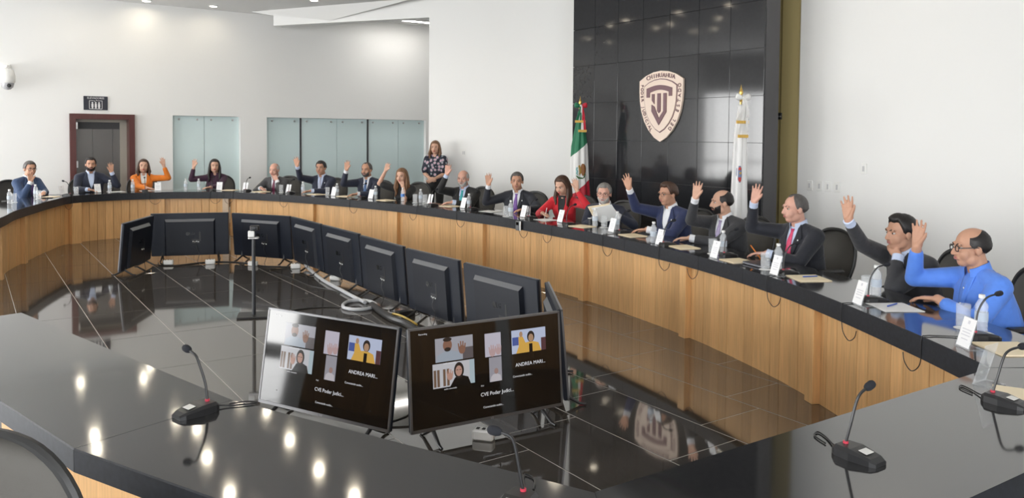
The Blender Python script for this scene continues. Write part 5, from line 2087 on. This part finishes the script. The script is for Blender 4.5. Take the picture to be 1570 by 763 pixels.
# ------------------------------------------------------------------ flags before the stone wall
def ramp_mat(name, stops, slope):
    """bands of the cloth's own colour, dyed diagonally across the hanging folds"""
    m = bpy.data.materials.new(name)
    m.use_nodes = True
    nt = m.node_tree
    b = nt.nodes['Principled BSDF']
    b.inputs['Roughness'].default_value = .55
    b.inputs['Sheen Weight'].default_value = .2
    tc = nt.nodes.new('ShaderNodeTexCoord')
    sx = nt.nodes.new('ShaderNodeSeparateXYZ')
    nt.links.new(tc.outputs['Object'], sx.inputs[0])
    mu = nt.nodes.new('ShaderNodeMath')
    mu.operation = 'MULTIPLY_ADD'
    mu.inputs[1].default_value = -slope
    nt.links.new(sx.outputs['X'], mu.inputs[0])
    nt.links.new(sx.outputs['Z'], mu.inputs[2])
    dv = nt.nodes.new('ShaderNodeMath')
    dv.operation = 'DIVIDE'
    dv.inputs[1].default_value = 3.0
    nt.links.new(mu.outputs[0], dv.inputs[0])
    cr = nt.nodes.new('ShaderNodeValToRGB')
    cr.color_ramp.interpolation = 'CONSTANT'
    cr.color_ramp.elements[0].color = (*stops[0][1], 1)
    cr.color_ramp.elements[1].position = stops[1][0] / 3.0
    cr.color_ramp.elements[1].color = (*stops[1][1], 1)
    for z, c in stops[2:]:
        e = cr.color_ramp.elements.new(z / 3.0)
        e.color = (*c, 1)
    nt.links.new(dv.outputs[0], cr.inputs[0])
    nt.links.new(cr.outputs[0], b.inputs['Base Color'])
    return m


GRN, WHI, REDC = (.008, .165, .075), (.78, .78, .77), (.52, .012, .035)
M_FW = mat('flag_white', WHI, .55, sheen=.2)
M_FG = mat('flag_green', GRN, .55, sheen=.2)
M_FR = mat('flag_red', REDC, .55, sheen=.2)
M_FRINGE = mat('gold_fringe', (.68, .42, .08), .5, noise=(160, .3, (1, 1, .1)))


def flag(loc, rz, label, tip, cloth_m, prof, bow_m, tails, sway=0.0):
    t = thing('flag_on_pole', (*loc, 0), rz, label, 'flag', 'ceremonial flags before the stone wall')
    MB().lathe([(.16, 0), (.16, .02), (.10, .035), (.04, .06), (.022, .10)], n=20).build('base', M_GOLD, t, True)
    MB().tube([(0, 0, .05), (0, 0, tip - .17)], .014, 10).build('pole', mat('pole_brass', (.55, .40, .16), .35, metal=.8), t, True)
    MB().lathe([(.014, tip - .20), (.022, tip - .17), (.012, tip - .15), (.010, tip - .13), (.024, tip - .10), (.020, tip - .075), (.006, tip - .03), (.001, tip)], n=12).build('finial', M_GOLD, t, True)
    rows = []
    n = 56
    for i, (z, a, b, cx) in enumerate(prof):
        r = []
        for j in range(n):
            an = 2 * PI * j / n
            amp = .16 * min(1, i / 2 + .1)
            k = 1 + amp * math.sin(6 * an + .25 * i) + .07 * math.sin(11 * an + 1.7)
            r.append(Vector((cx + a * k * math.cos(an), -.012 + b * k * math.sin(an), z)))
        rows.append(r)
    # refine along the height
    fine = []
    for i in range(len(rows) - 1):
        for q in range(5):
            w = q / 5
            fine.append([rows[i][j].lerp(rows[i + 1][j], w) for j in range(n)])
    fine.append(rows[-1])
    mb = MB()
    mb.loft(fine)
    cl = mb.build('cloth', cloth_m, t, 'full')
    zb = prof[0][0] + .02
    # bow
    for s, m in ((-1, bow_m[0]), (1, bow_m[2])):
        lo = MB()
        lo.loft([[(s * x, -.045 + .5 * h * math.sin(a), zb + .055 + dz + h * math.cos(a)) for a in [2 * PI * q / 12 for q in range(12)]]
                 for x, h, dz in ((.004, .012, 0), (.03, .028, .006), (.06, .040, .012), (.085, .036, .012), (.095, .016, .008))])
        lo.build('bow_loop', m, t, 'full')
    MB().ell((0, -.055, zb + .055), (.018, .016, .022)).build('bow_knot', bow_m[1], t, True)
    for x0, x1, lean, z1, y in tails:
        tl = None
        w = (x1 - x0) / 3
        for q in range(3):
            st_ = MB()
            rws = []
            for i in range(7):
                f = i / 6
                zz = zb + .05 + (z1 - zb - .05) * f
                c0 = x0 * (.25 + .75 * f) + w * q * (.35 + .65 * f) + lean * f
                c1 = c0 + w * (.35 + .65 * f)
                yy = y - .03 * math.sin(PI * f) - .012 * math.sin(q * 2 + f * 5)
                rws.append([(c0, yy, zz), (c1, yy, zz), (c1, yy + .006, zz), (c0, yy + .006, zz)])
            st_.loft(rws)
            o = st_.build('ribbon_stripe' if tl is not None else 'ribbon_tail', bow_m[q], tl or t, True)
            tl = tl or o
        MB().box(((x0 + x1) / 2 + lean, y - .012, z1 - .012), (x1 - x0 + .012, .014, .034)).build('gold_fringe', M_FRINGE, tl)
    return t, cl


mex_m = ramp_mat('tricolour_cloth', [(0, REDC), (.985, WHI), (1.55, GRN)], .83)
fl, cl = flag((.98, 11.53), .12, 'green white and red flag with eagle crest hanging on its pole', 2.32, mex_m,
              [(2.10, .035, .03, .0), (1.95, .055, .04, .0), (1.80, .075, .05, -.005), (1.60, .105, .06, -.01), (1.40, .115, .065, -.012), (1.15, .120, .07, -.008), (.90, .130, .075, 0.0), (.62, .135, .08, .005), (.50, .135, .08, .005)],
              (M_FG, M_FW, M_FR), [(-.085, .055, 0, 1.965, -.075), (-.055, .055, .02, 1.83, -.062)])
fb = bvh_of(cl)
fo = (Vector((0, 0, 0)), Vector((1, 0, 0)), Vector((0, 0, 1)), Vector((0, -1, 0)))


def crest(name, cx, cz, pts, off, m):
    """filled outline laid on the folds: pts = (dz, left, right)"""
    cast_patch(name, fb_, fo, [(cz + a, cx + l, cx + r) for a, l, r in pts], off, m, cl_, 6, .0015)


fb_, cl_ = fb, cl
M_EAG = mat('crest_brown', (.22, .085, .02), .6)
M_EAG2 = mat('crest_gold', (.50, .32, .08), .6)
M_LEAF = mat('crest_green', (.05, .16, .05), .6)
M_LAKE = mat('crest_blue', (.16, .42, .42), .6)
crest('crest_wing', .030, 1.26, [(.085, -.010, .018), (.06, -.022, .040), (.02, -.030, .052), (-.03, -.028, .048), (-.07, -.012, .030), (-.09, .0, .012)], .004, M_EAG)
crest('crest_body', -.008, 1.25, [(.075, -.022, .0), (.055, -.030, .006), (.02, -.018, .016), (-.03, -.012, .018), (-.06, -.02, .006)], .006, M_EAG2)
crest('crest_snake', -.050, 1.235, [(.06, -.012, .006), (.03, -.02, -.002), (0, -.012, .010), (-.03, -.018, .0), (-.05, -.006, .012)], .005, M_LAKE)
crest('crest_wreath', .0, 1.145, [(.030, -.070, -.052), (.012, -.060, -.030), (-.004, -.046, .046), (-.016, -.030, .030)], .005, M_LEAF)
crest('crest_wreath', .064, 1.175, [(.03, -.004, .010), (.0, -.014, .004), (-.03, -.030, -.008)], .005, M_LEAF)

fl2, cl2 = flag((2.62, 9.15), .30, 'white flag with a small coloured crest and white bow on its pole', 2.35, mat('white_flag_cloth', (.80, .80, .80), .6, sheen=.2),
                [(2.12, .035, .03, .0), (1.95, .055, .045, .0), (1.78, .070, .05, -.005), (1.55, .080, .055, -.008), (1.30, .086, .06, -.01), (1.0, .095, .065, -.012), (.75, .105, .07, -.015), (.55, .110, .07, -.015)],
                (M_FW, M_FW, M_FW), [(-.095, .05, -.01, 1.93, -.078), (-.075, .045, .0, 1.77, -.066)])
fb_, cl_ = bvh_of(cl2), cl2
crest('crest_field', -.045, 1.32, [(.10, -.010, .008), (.07, -.022, .020), (.0, -.026, .026), (-.06, -.020, .018), (-.09, -.006, .004)], .004, mat('crest_slate', (.16, .20, .34), .6))
crest('crest_band', -.045, 1.32, [(.085, -.012, .012), (.06, -.016, .014), (.05, -.014, .012)], .006, mat('crest_red', (.50, .05, .04), .6))
crest('crest_band', -.045, 1.29, [(.0, -.016, .016), (-.03, -.016, .014), (-.05, -.010, .010)], .006, mat('crest_red'))
crest('crest_emblem', -.040, 1.335, [(.015, -.010, .012), (-.01, -.012, .010)], .007, M_EAG2)
